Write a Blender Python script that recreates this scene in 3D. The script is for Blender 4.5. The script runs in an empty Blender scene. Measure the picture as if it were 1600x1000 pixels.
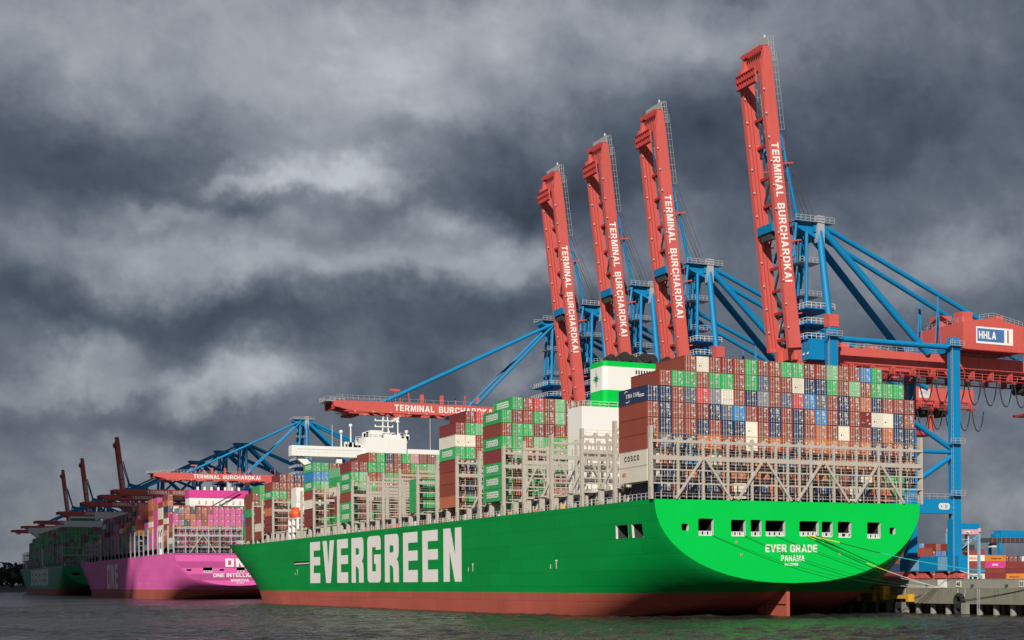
import bpy, bmesh, math, random
import numpy as np
from mathutils import Vector, Matrix

random.seed(7)
S = bpy.context.scene
COL = S.collection

# ------------------------------------------------------------------ camera
HEAD = 0.5147                       # heading, from +Y (along the quay) towards +X
camd = bpy.data.cameras.new('camera')
cam = bpy.data.objects.new('camera', camd)
COL.objects.link(cam)
cam.matrix_world = (Matrix.Translation((-119.976, -256.2, 6.643)) @ Matrix.Rotation(-HEAD, 4, 'Z')
                    @ Matrix.Rotation(math.pi / 2, 4, 'X') @ Matrix.Rotation(-0.0074, 4, 'Z'))
camd.sensor_width = 36.0
camd.lens = 2504.02 / 1600 * 36
camd.shift_x = (800 - 1211.3) / 1600
camd.shift_y = (907.43 - 500) / 1600
camd.clip_start = 1.0
camd.clip_end = 40000.0
S.camera = cam

# ------------------------------------------------------------------ world
SUN_AZ = math.radians(36)           # heading of the light, from +Y towards +X
SUN_EL = math.radians(31)
W = bpy.data.worlds.new('World')
S.world = W
W.use_nodes = True


class NT:
    """short node-tree writer"""
    def __init__(s, nt):
        s.nt = nt
        nt.nodes.clear()

    def n(s, typ, ins=None, **kw):
        nd = s.nt.nodes.new(typ)
        for k, v in kw.items():
            setattr(nd, k, v)
        for k, v in (ins or {}).items():
            if hasattr(v, 'is_output'):
                s.nt.links.new(v, nd.inputs[k])
            else:
                nd.inputs[k].default_value = v
        return nd

    def m(s, op, a, b=0.0, c=0.0, clamp=False):
        return s.n('ShaderNodeMath', {0: a, 1: b, 2: c}, operation=op, use_clamp=clamp).outputs[0]

    def ramp(s, fac, stops, interp='LINEAR'):
        r = s.n('ShaderNodeValToRGB', {0: fac})
        r.color_ramp.interpolation = interp
        el = r.color_ramp.elements
        while len(el) < len(stops):
            el.new(0.5)
        for e, (p, c) in zip(el, stops):
            e.position = p
            e.color = (*c, 1) if len(c) == 3 else c
        return r.outputs[0]


def build_world():
    t = NT(W.node_tree)
    gen = t.n('ShaderNodeTexCoord').outputs['Generated']
    rot = t.n('ShaderNodeVectorRotate', {'Vector': gen, 'Angle': HEAD}, rotation_type='Z_AXIS').outputs[0]
    sep = t.n('ShaderNodeSeparateXYZ', {0: rot})
    az = t.m('ARCTAN2', sep.outputs[0], sep.outputs[1])
    el = t.m('ARCSINE', sep.outputs[2])
    base = t.n('ShaderNodeCombineXYZ', {0: az, 1: el, 2: 0.0}).outputs[0]
    # domain warp
    wn = t.n('ShaderNodeTexNoise', {'Vector': base, 'Scale': 9.0, 'Detail': 5.0, 'Roughness': 0.55})
    wv = t.n('ShaderNodeVectorMath', {0: wn.outputs['Color'], 1: (0.5, 0.5, 0.5)}, operation='SUBTRACT').outputs[0]
    wv = t.n('ShaderNodeVectorMath', {0: wv, 'Scale': 0.075}, operation='SCALE').outputs[0]
    wn2 = t.n('ShaderNodeTexNoise', {'Vector': base, 'Scale': 30.0, 'Detail': 6.0, 'Roughness': 0.6})
    wv2 = t.n('ShaderNodeVectorMath', {0: wn2.outputs['Color'], 1: (0.5, 0.5, 0.5)}, operation='SUBTRACT').outputs[0]
    wv2 = t.n('ShaderNodeVectorMath', {0: wv2, 'Scale': 0.042}, operation='SCALE').outputs[0]
    pos = t.n('ShaderNodeVectorMath', {0: base, 1: t.n('ShaderNodeVectorMath', {0: wv, 'Scale': 0.6}, operation='SCALE').outputs[0]}, operation='ADD').outputs[0]
    wb = t.n('ShaderNodeVectorMath', {0: wv, 1: wv2}, operation='ADD').outputs[0]
    ps = t.n('ShaderNodeSeparateXYZ', {0: t.n('ShaderNodeVectorMath', {0: base, 1: wb}, operation='ADD').outputs[0]})
    pa, pe = ps.outputs[0], ps.outputs[1]
    # cloud layers: long soft banks, middle lumps, fine wisps
    def noise(sx, sy, sc, det, rough, off):
        v = t.n('ShaderNodeVectorMath', {0: pos, 1: (sx, sy, 1.0)}, operation='MULTIPLY').outputs[0]
        v = t.n('ShaderNodeVectorMath', {0: v, 1: (off, off * 1.7, off)}, operation='ADD').outputs[0]
        return t.n('ShaderNodeTexNoise', {'Vector': v, 'Scale': sc, 'Detail': det, 'Roughness': rough}).outputs['Fac']
    n1 = noise(1.0, 2.0, 4.6, 4.0, 0.5, 3.1)
    n2 = noise(1.0, 1.25, 14.0, 8.0, 0.56, 8.4)
    n3 = noise(1.0, 1.1, 40.0, 8.0, 0.58, 1.9)
    v = t.m('MULTIPLY_ADD', t.m('SUBTRACT', n1, 0.5), 0.62, 0.34)
    v = t.m('MULTIPLY_ADD', t.m('SUBTRACT', n2, 0.5), 0.50, v)
    v = t.m('MULTIPLY_ADD', t.m('SUBTRACT', n3, 0.5), 0.30, v)
    # big cloud banks and breaks: (px, py, half width, half height, amount) at photograph scale
    for px, py, rx, ry, am in BANKS:
        a0 = math.atan((px - 1211) / 2504); e0 = math.atan((907 - py) / 2504 * math.cos(a0))
        dx = t.m('DIVIDE', t.m('SUBTRACT', pa, a0), rx / 2504)
        dy = t.m('DIVIDE', t.m('SUBTRACT', pe, e0), ry / 2504)
        q = t.m('ADD', t.m('MULTIPLY', dx, dx), t.m('MULTIPLY', dy, dy))
        g = t.m('EXPONENT', t.m('MULTIPLY', q, -1.0))
        v = t.m('MULTIPLY_ADD', g, am * (1.3 if am > .15 and py > 200 else 1.15), v)
    v = t.m('MULTIPLY_ADD', t.m('SUBTRACT', v, 0.42), 0.98, 0.455)
    colr = t.ramp(v, [(0.0, (0.040, 0.052, 0.076)), (0.2, (0.070, 0.088, 0.122)), (0.42, (0.130, 0.151, 0.191)),
                      (0.65, (0.255, 0.271, 0.306)), (0.85, (0.41, 0.42, 0.45)), (1.0, (0.58, 0.59, 0.62))])
    cloud = t.n('ShaderNodeBackground', {'Color': colr, 'Strength': 1.0})
    sky = t.n('ShaderNodeTexSky', sky_type='NISHITA', sun_disc=False, sun_elevation=SUN_EL, sun_rotation=SUN_AZ + math.pi)
    skyb = t.n('ShaderNodeBackground', {'Color': sky.outputs[0], 'Strength': 0.08})
    # thin places in the overcast let a little of the clear sky through
    thin = t.ramp(v, [(0.0, (0.0, 0.0, 0.0)), (0.55, (0.05, 0.05, 0.05)), (1.0, (0.22, 0.22, 0.22))])
    mix = t.n('ShaderNodeMixShader', {0: thin, 1: cloud.outputs[0], 2: skyb.outputs[0]})
    t.n('ShaderNodeOutputWorld', {0: mix.outputs[0]})


BANKS = [
    # light upper veil
    (380, 40, 620, 105, 0.34), (1000, 20, 300, 80, 0.24), (520, 150, 330, 55, 0.18), (1350, 10, 260, 50, 0.08),
    # bright breaks in the middle
    (520, 246, 115, 36, 0.42), (590, 268, 60, 44, 0.13), (340, 262, 52, 22, 0.26), (435, 258, 60, 18, 0.24), (505, 325, 60, 26, 0.20), (300, 312, 75, 22, 0.18), (700, 345, 62, 24, 0.26),
    (230, 322, 50, 16, 0.18), (610, 290, 40, 26, 0.16),
    # pale band below them
    (360, 395, 420, 46, 0.26), (800, 415, 150, 42, 0.20), (1060, 345, 60, 55, 0.14),
    # puffs low on the left
    (130, 540, 80, 34, 0.26), (190, 505, 40, 22, 0.12), (390, 580, 82, 34, 0.34), (300, 600, 60, 26, 0.16), (50, 590, 90, 32, 0.20), (180, 600, 60, 30, 0.14), (790, 585, 60, 40, 0.26),
    (110, 720, 300, 60, 0.08), (120, 830, 320, 60, 0.16),
    # right side
    (1440, 425, 150, 50, 0.20), (1570, 380, 90, 40, 0.14), (1560, 790, 100, 70, 0.22), (1540, 690, 90, 40, 0.08), (1260, 400, 60, 50, 0.08),
    # dark bases
    (60, 225, 190, 48, -0.16), (395, 318, 44, 20, -0.22), (960, 270, 230, 85, -0.24), (830, 320, 60, 40, -0.12), (520, 492, 330, 48, -0.24), (90, 470, 160, 26, -0.12),
    (700, 600, 190, 70, -0.16), (1420, 200, 230, 110, -0.14), (1250, 300, 120, 70, -0.12), (1500, 560, 160, 70, -0.12), (240, 640, 170, 34, -0.14),
]
build_world()

sund = bpy.data.lights.new('sun', 'SUN')
sund.energy = 5.0
sund.angle = math.radians(0.55)
sund.color = (1.0, 0.94, 0.85)
sun = bpy.data.objects.new('sun', sund)
COL.objects.link(sun)
LIGHT = Vector((math.sin(SUN_AZ) * math.cos(SUN_EL), math.cos(SUN_AZ) * math.cos(SUN_EL), -math.sin(SUN_EL)))
sun.rotation_euler = LIGHT.to_track_quat('-Z', 'Y').to_euler()
sun.location = (-300, -600, 400)

S.view_settings.view_transform = 'Standard'
S.view_settings.look = 'None'
S.view_settings.exposure = 0.0
S.view_settings.gamma = 1.0
S.view_settings.use_curve_mapping = False


# ------------------------------------------------------------------ materials
def mat(name, col, rough=0.5, var=0.12, vscale=0.5, bump=0.0, bscale=20.0, metal=0.0, streak=0.0, rnd=0.0,
        dirt=(0.10, 0.07, 0.05), spec=0.5, corr=False, plates=0.0):
    """painted or bare surface: base colour with uneven weathering, run-down streaks and fine relief"""
    m = bpy.data.materials.new(name)
    m.use_nodes = True
    t = NT(m.node_tree)
    co = t.n('ShaderNodeTexCoord').outputs['Object']
    nz = t.n('ShaderNodeTexNoise', {'Vector': co, 'Scale': vscale, 'Detail': 6.0, 'Roughness': 0.6}).outputs['Fac']
    f = t.m('MULTIPLY_ADD', t.m('SUBTRACT', nz, 0.5), var * 2.0, 1.0)
    if rnd:
        oi = t.n('ShaderNodeObjectInfo').outputs['Random']
        f = t.m('MULTIPLY', f, t.m('MULTIPLY_ADD', t.m('SUBTRACT', oi, 0.5), rnd, 1.0))
    c = t.n('ShaderNodeVectorMath', {0: col, 'Scale': f}, operation='SCALE').outputs[0]
    if streak:
        sv = t.n('ShaderNodeVectorMath', {0: co, 1: (1.0, 1.0, 0.06)}, operation='MULTIPLY').outputs[0]
        sn = t.n('ShaderNodeTexNoise', {'Vector': sv, 'Scale': 1.3, 'Detail': 5.0, 'Roughness': 0.65}).outputs['Fac']
        k = t.ramp(sn, [(0.5, (0, 0, 0)), (0.78, (1, 1, 1))])
        k = t.m('MULTIPLY', k, streak)
        c = t.n('ShaderNodeMix', {0: k, 6: c, 7: (*dirt, 1)}, data_type='RGBA').outputs[2]
    if plates:
        # welded shell plates: faint seams, every plate a hair different, rubbed and rust-stained patches
        sp = t.n('ShaderNodeSeparateXYZ', {0: co})
        pv = t.n('ShaderNodeCombineXYZ', {0: sp.outputs[1], 1: sp.outputs[2], 2: 0.0}).outputs[0]
        bk = t.n('ShaderNodeTexBrick', {'Vector': pv, 'Color1': (1, 1, 1, 1), 'Color2': (.86, .86, .86, 1), 'Mortar': (.52, .52, .52, 1), 'Scale': 1.0, 'Mortar Size': 0.035,
                 'Mortar Smooth': 0.3, 'Brick Width': 13.0, 'Row Height': 2.9}).outputs['Color']
        c = t.n('ShaderNodeMix', {0: plates, 6: c, 7: bk}, data_type='RGBA', blend_type='MULTIPLY').outputs[2]
        sc = t.n('ShaderNodeTexNoise', {'Vector': t.n('ShaderNodeVectorMath', {0: pv, 1: (0.05, 0.5, 1)}, operation='MULTIPLY').outputs[0], 'Scale': 2.2, 'Detail': 7.0, 'Roughness': 0.7}).outputs['Fac']
        kk = t.m('MULTIPLY', t.ramp(sc, [(0.60, (0, 0, 0)), (0.74, (1, 1, 1))]), 0.30)
        c = t.n('ShaderNodeMix', {0: kk, 6: c, 7: (*dirt, 1)}, data_type='RGBA').outputs[2]
    ins = {'Base Color': c, 'Roughness': rough, 'Metallic': metal, 'Specular IOR Level': spec}
    nrm = None
    if corr:
        wv = t.n('ShaderNodeTexWave', {'Vector': co, 'Scale': 1.15, 'Distortion': 0.0}, wave_type='BANDS', bands_direction='Y').outputs['Fac']
        nrm = t.n('ShaderNodeBump', {'Strength': 0.55, 'Distance': 0.06, 'Height': wv}).outputs[0]
    if bump:
        bn = t.n('ShaderNodeTexNoise', {'Vector': co, 'Scale': bscale, 'Detail': 4.0}).outputs['Fac']
        bi = {'Strength': 0.5, 'Distance': bump, 'Height': bn}
        if nrm is not None:
            bi['Normal'] = nrm
        nrm = t.n('ShaderNodeBump', bi).outputs[0]
    if nrm is not None:
        ins['Normal'] = nrm
    p = t.n('ShaderNodeBsdfPrincipled', ins)
    t.n('ShaderNodeOutputMaterial', {0: p.outputs[0]})
    return m


M = {}
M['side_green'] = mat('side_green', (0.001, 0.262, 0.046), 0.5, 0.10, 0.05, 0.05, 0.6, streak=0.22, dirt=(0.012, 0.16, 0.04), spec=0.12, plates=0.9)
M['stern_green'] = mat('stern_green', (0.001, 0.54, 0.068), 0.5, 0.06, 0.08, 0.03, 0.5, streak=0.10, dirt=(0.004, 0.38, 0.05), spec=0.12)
M['boot_red'] = mat('boot_red', (0.42, 0.090, 0.060), 0.65, 0.22, 0.12, 0.05, 0.8, streak=0.35, dirt=(0.24, 0.06, 0.045), plates=1.0)
M['pink'] = mat('pink', (0.78, 0.135, 0.44), 0.5, 0.10, 0.05, 0.05, 0.6, streak=0.22, dirt=(0.4, 0.06, 0.22), spec=0.2, plates=0.9)
M['pink_band'] = mat('pink_band', (0.62, 0.05, 0.28), 0.5, 0.05, 0.1)
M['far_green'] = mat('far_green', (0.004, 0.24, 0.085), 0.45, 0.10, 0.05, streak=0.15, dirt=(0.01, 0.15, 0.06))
M['white'] = mat('white', (0.80, 0.79, 0.75), 0.45, 0.04, 0.2, streak=0.06, dirt=(0.45, 0.36, 0.27))
M['letter'] = mat('letter', (0.80, 0.77, 0.74), 0.5, 0.06, 0.15, streak=0.08, dirt=(0.5, 0.5, 0.42))
M['beige'] = mat('beige', (0.45, 0.412, 0.355), 0.55, 0.10, 0.4, streak=0.22, dirt=(0.30, 0.17, 0.09))
M['lash_grey'] = mat('lash_grey', (0.40, 0.40, 0.40), 0.55, 0.08, 0.4, streak=0.12, dirt=(0.2, 0.14, 0.1))
M['rail_yellow'] = mat('rail_yellow', (0.62, 0.42, 0.13), 0.55, 0.1, 0.6)
M['yellow'] = mat('yellow', (0.62, 0.34, 0.02), 0.5, 0.15, 0.5, streak=0.3)
M['crane_red'] = mat('crane_red', (0.57, 0.100, 0.083), 0.5, 0.13, 0.15, 0.02, 0.6, streak=0.22, dirt=(0.34, 0.07, 0.05), rnd=0.12)
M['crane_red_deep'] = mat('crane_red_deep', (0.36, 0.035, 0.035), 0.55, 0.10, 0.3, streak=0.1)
M['crane_blue'] = mat('crane_blue', (0.003, 0.20, 0.43), 0.5, spec=0.25, rnd=0.10, var=0.10, vscale=0.2, bump=0.02, bscale=0.6, streak=0.10, dirt=(0.02, 0.12, 0.26))
M['pale_blue'] = mat('pale_blue', (0.18, 0.38, 0.55), 0.5, 0.08, 0.2)
M['steel'] = mat('steel', (0.42, 0.43, 0.44), 0.5, 0.12, 0.8, metal=0.2)
M['grey_white'] = mat('grey_white', (0.62, 0.62, 0.61), 0.5, 0.08, 0.8)
M['black'] = mat('black', (0.012, 0.012, 0.013), 0.6, 0.2, 0.8)
M['soot'] = mat('soot', (0.022, 0.020, 0.019), 0.75, 0.3, 0.6, 0.03, 3.0)
M['dark'] = mat('dark', (0.045, 0.048, 0.05), 0.7, 0.2, 0.4)
M['mooring_dark'] = mat('mooring_dark', (0.03, 0.035, 0.033), 0.7, 0.2, 0.4)
M['deck'] = mat('deck', (0.15, 0.12, 0.10), 0.7, 0.2, 0.3)
M['orange'] = mat('orange', (0.72, 0.10, 0.03), 0.5, 0.06, 0.6)
M['concrete'] = mat('concrete', (0.215, 0.20, 0.16), 0.85, 0.22, 0.5, 0.06, 3.0, streak=0.75, dirt=(0.085, 0.075, 0.045))
M['concrete_pale'] = mat('concrete_pale', (0.27, 0.26, 0.225), 0.85, 0.16, 0.6, 0.04, 4.0, streak=0.25, dirt=(0.2, 0.18, 0.14))
M['pile'] = mat('pile', (0.24, 0.23, 0.21), 0.85, 0.25, 0.8, 0.05, 4.0, streak=0.5, dirt=(0.07, 0.07, 0.05))
M['apron'] = mat('apron', (0.16, 0.155, 0.15), 0.85, 0.2, 0.2)
M['rubber'] = mat('rubber', (0.013, 0.013, 0.014), 0.85, 0.3, 1.0, 0.05, 4.0)
M['sign_blue'] = mat('sign_blue', (0.06, 0.16, 0.38), 0.5, 0.03, 0.5)
M['glass'] = mat('glass', (0.02, 0.03, 0.04), 0.08, 0.0, 1.0)
M['rope_dark'] = mat('rope_dark', (0.01, 0.03, 0.022), 0.85, 0.1, 2.0)
M['rope_cyan'] = mat('rope_cyan', (0.03, 0.42, 0.46), 0.8, 0.1, 2.0)
M['rope_white'] = mat('rope_white', (0.60, 0.58, 0.52), 0.8, 0.1, 2.0)
M['rope_yellow'] = mat('rope_yellow', (0.65, 0.62, 0.05), 0.8, 0.1, 2.0)
M['tree'] = mat('tree', (0.035, 0.050, 0.030), 0.8, 0.5, 0.06)
M['shore_soil'] = mat('shore_soil', (0.06, 0.06, 0.045), 0.9, 0.3, 0.02)
M['cloud'] = mat('cloud', (0.75, 0.76, 0.78), 1.0, 0.05, 0.002)
M['decal'] = mat('decal', (0.72, 0.71, 0.68), 0.6, 0.05, 1.0)
M['decal_white'] = mat('decal_white', (0.85, 0.85, 0.82), 0.6, 0.03, 1.0)
M['decal_orange'] = mat('decal_orange', (0.70, 0.36, 0.08), 0.6, 0.05, 1.0)
M['bar'] = mat('bar', (0.52, 0.50, 0.47), 0.5, 0.1, 1.0, metal=0.1)

# container paints
PAINT = {
    'r': ('rust red', (0.27, 0.056, 0.034)), 'd': ('dark maroon', (0.215, 0.034, 0.031)), 'o': ('orange brown', (0.50, 0.15, 0.065)),
    'g': ('bright green', (0.035, 0.38, 0.105)), 'p': ('faded pale green', (0.20, 0.50, 0.26)), 'b': ('navy blue', (0.014, 0.034, 0.095)),
    'e': ('slate blue', (0.085, 0.115, 0.175)), 'y': ('grey', (0.22, 0.23, 0.255)), 'B': ('light blue', (0.03, 0.24, 0.52)),
    'l': ('mid blue', (0.06, 0.17, 0.42)), 's': ('bright red', (0.58, 0.055, 0.06)), 'w': ('cream white', (0.74, 0.69, 0.58)),
    'm': ('magenta', (0.66, 0.05, 0.30)), 'a': ('amber orange', (0.70, 0.22, 0.03)), 'n': ('pale pink', (0.62, 0.30, 0.32)),
    'k': ('pink', (0.60, 0.085, 0.28)),
}
for k, (nm, c) in list(PAINT.items()):
    M['c_' + k] = mat('container_' + nm.replace(' ', '_'), c, 0.55, 0.14, 0.35, 0.01, 2.0, streak=0.20,
                      dirt=(0.16, 0.09, 0.06) if k not in 'w' else (0.35, 0.25, 0.17), rnd=0.28, corr=True)


# ------------------------------------------------------------------ mesh writer
class MB:
    def __init__(s):
        s.v, s.f, s.m, s.mats = [], [], [], []

    def mi(s, m):
        m = M[m] if isinstance(m, str) else m
        if m not in s.mats:
            s.mats.append(m)
        return s.mats.index(m)

    def face(s, pts, m):
        i = len(s.v)
        s.v += [tuple(p) for p in pts]
        s.f.append(tuple(range(i, i + len(pts))))
        s.m.append(s.mi(m))

    def hexa(s, c, m, skip=()):
        """eight corners: bottom four ccw, top four ccw"""
        i = len(s.v)
        s.v += [tuple(p) for p in c]
        k = s.mi(m)
        for n, q in (('b', (3, 2, 1, 0)), ('t', (4, 5, 6, 7)), ('0', (0, 1, 5, 4)), ('1', (1, 2, 6, 5)), ('2', (2, 3, 7, 6)), ('3', (3, 0, 4, 7))):
            if n not in skip:
                s.f.append(tuple(i + j for j in q))
                s.m.append(k)

    def box(s, x0, x1, y0, y1, z0, z1, m, skip=()):
        s.hexa([(x0, y0, z0), (x1, y0, z0), (x1, y1, z0), (x0, y1, z0), (x0, y0, z1), (x1, y0, z1), (x1, y1, z1), (x0, y1, z1)], m, skip)

    def beam(s, p, q, w, h, m, up=(0, 0, 1), w2=None, h2=None):
        """square-section bar; w across, h along up"""
        p, q = Vector(p), Vector(q)
        d = (q - p).normalized()
        u = Vector(up)
        if abs(d.dot(u)) > 0.98:
            u = Vector((1, 0, 0)) if abs(d.x) < 0.9 else Vector((0, 1, 0))
        a = d.cross(u).normalized()
        b = a.cross(d).normalized()
        w2 = w if w2 is None else w2
        h2 = h if h2 is None else h2
        c = []
        for o, ww, hh in ((p, w, h), (q, w2, h2)):
            for sa, sb in ((-1, -1), (1, -1), (1, 1), (-1, 1)):
                c.append(o + a * (sa * ww / 2) + b * (sb * hh / 2))
        s.hexa(c, m)

    def tube(s, p, q, r, m, n=8, r2=None, caps=True):
        p, q = Vector(p), Vector(q)
        d = (q - p).normalized()
        u = Vector((0, 0, 1)) if abs(d.z) < 0.95 else Vector((1, 0, 0))
        a = d.cross(u).normalized()
        b = a.cross(d)
        r2 = r if r2 is None else r2
        i = len(s.v)
        k = s.mi(m)
        for o, rr in ((p, r), (q, r2)):
            for j in range(n):
                t = 2 * math.pi * j / n
                s.v.append(tuple(o + a * (rr * math.cos(t)) + b * (rr * math.sin(t))))
        for j in range(n):
            s.f.append((i + j, i + (j + 1) % n, i + n + (j + 1) % n, i + n + j))
            s.m.append(k)
        if caps:
            s.f.append(tuple(i + n - 1 - j for j in range(n)))
            s.f.append(tuple(i + n + j for j in range(n)))
            s.m += [k, k]

    def path(s, pts, r, m, n=6):
        for a, b in zip(pts[:-1], pts[1:]):
            s.tube(a, b, r, m, n)

    def ball(s, c, r, m, seg=10, rings=6, sz=1.0):
        i = len(s.v)
        k = s.mi(m)
        for a in range(rings + 1):
            th = math.pi * a / rings
            for b in range(seg):
                ph = 2 * math.pi * b / seg
                s.v.append((c[0] + r * math.sin(th) * math.cos(ph), c[1] + r * math.sin(th) * math.sin(ph), c[2] + r * sz * math.cos(th)))
        for a in range(rings):
            for b in range(seg):
                s.f.append((i + a * seg + b, i + (a + 1) * seg + b, i + (a + 1) * seg + (b + 1) % seg, i + a * seg + (b + 1) % seg))
                s.m.append(k)

    def rail(s, p, q, m, h=1.1, step=2.0, r=0.04, bars=2, up=(0, 0, 1)):
        """guard rail from p to q"""
        p, q, u = Vector(p), Vector(q), Vector(up)
        L = (q - p).length
        n = max(1, int(round(L / step)))
        for i in range(n + 1):
            o = p.lerp(q, i / n)
            s.beam(o, o + u * h, 2 * r, 2 * r, m)
        for b in range(bars):
            z = h * (b + 1) / bars
            s.beam(p + u * z, q + u * z, 2 * r, 2 * r, m)

    def text(s, txt, o, right, up, h, m, bold=0.0, width=None, thick=0.03, center=False):
        cu = bpy.data.curves.new('t', 'FONT')
        cu.body = txt
        cu.offset = bold
        cu.resolution_u = 2
        ob = bpy.data.objects.new('t', cu)
        me = ob.to_mesh()
        xs = [v.co.x for v in me.vertices]
        ys = [v.co.y for v in me.vertices]
        x0, x1, y0, y1 = min(xs), max(xs), min(ys), max(ys)
        sy = h / (y1 - y0)
        sx = sy if width is None else width / (x1 - x0)
        R, U = Vector(right).normalized(), Vector(up).normalized()
        N = R.cross(U)
        off = -(x1 - x0) * sx / 2 if center else 0.0
        i = len(s.v)
        k = s.mi(m)
        for v in me.vertices:
            s.v.append(tuple(Vector(o) + R * ((v.co.x - x0) * sx + off) + U * ((v.co.y - y0) * sy) + N * thick))
        for p in me.polygons:
            s.f.append(tuple(i + j for j in p.vertices))
            s.m.append(k)
        ob.to_mesh_clear()
        bpy.data.objects.remove(ob)
        bpy.data.curves.remove(cu)

    def mesh(s, name, origin=(0, 0, 0), smooth=None):
        me = bpy.data.meshes.new(name)
        ox, oy, oz = origin
        me.from_pydata([(x - ox, y - oy, z - oz) for x, y, z in s.v], [], s.f)
        for m in s.mats:
            me.materials.append(m)
        me.polygons.foreach_set('material_index', s.m)
        if smooth is not None:
            me.polygons.foreach_set('use_smooth', [True] * len(s.f))
            me.update()
            me.set_sharp_from_angle(angle=math.radians(smooth))
        me.update()
        return me


WL = {}          # world position of every parent


def link(name, me, parent=None, at=(0, 0, 0)):
    """link a mesh (or None for an Empty) whose origin lies at world position at"""
    o = bpy.data.objects.new(name, me)
    COL.objects.link(o)
    WL[o.name] = Vector(at)
    if parent is not None:
        o.parent = parent
        o.location = Vector(at) - WL[parent.name]
    else:
        o.location = at
    return o


def part(name, mb, parent, at=None, smooth=None):
    at = tuple(WL[parent.name]) if at is None else at
    return link(name, mb.mesh(name, at, smooth), parent, at)


def tag(o, label=None, cat=None, group=None, kind=None):
    for k, v in (('label', label), ('category', cat), ('group', group), ('kind', kind)):
        if v:
            o[k] = v
    return o


def thing(name, label, cat, at, group=None):
    return tag(link(name, None, None, at), label, cat, group)


def solo(name, mb, label, cat, at=(0, 0, 0), group=None, kind=None, smooth=None):
    return tag(link(name, mb.mesh(name, at, smooth), None, at), label, cat, group, kind)


def copy_tree(o, parent=None, loc=None):
    c = o.copy()
    COL.objects.link(c)
    if parent is not None:
        c.parent = parent
    if loc is not None:
        c.location = loc
    WL[c.name] = Vector(loc) if loc is not None else WL.get(parent.name, Vector()) + Vector(o.location)
    for ch in o.children:
        copy_tree(ch, c)
    return c


def lerp(a, b, t):
    return a + (b - a) * t


def sstep(a, b, x):
    t = min(1, max(0, (x - a) / (b - a)))
    return t * t * (3 - 2 * t)


def poly_fill(loops, m, mb, plane):
    """fill an outline with holes; loops are 2-D, plane(u, v) gives the point"""
    bm = bmesh.new()
    es = []
    for lp in loops:
        vs = [bm.verts.new((u, v, 0)) for u, v in lp]
        es += [bm.edges.new((vs[i], vs[(i + 1) % len(vs)])) for i in range(len(vs))]
    bmesh.ops.triangle_fill(bm, use_beauty=True, use_dissolve=False, edges=es, normal=(0, 0, 1))
    bm.verts.index_update()
    i = len(mb.v)
    mb.v += [tuple(plane(v.co.x, v.co.y)) for v in bm.verts]
    k = mb.mi(m)
    for f in bm.faces:
        mb.f.append(tuple(i + v.index for v in f.verts))
        mb.m.append(k)
    bm.free()


def rrect(x0, x1, y0, y1, r, n=4):
    p = []
    for cx, cy, a0 in ((x1 - r, y1 - r, 0), (x0 + r, y1 - r, 90), (x0 + r, y0 + r, 180), (x1 - r, y0 + r, 270)):
        for i in range(n + 1):
            a = math.radians(a0 + 90 * i / n)
            p.append((cx + r * math.cos(a), cy + r * math.sin(a)))
    return p


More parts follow.
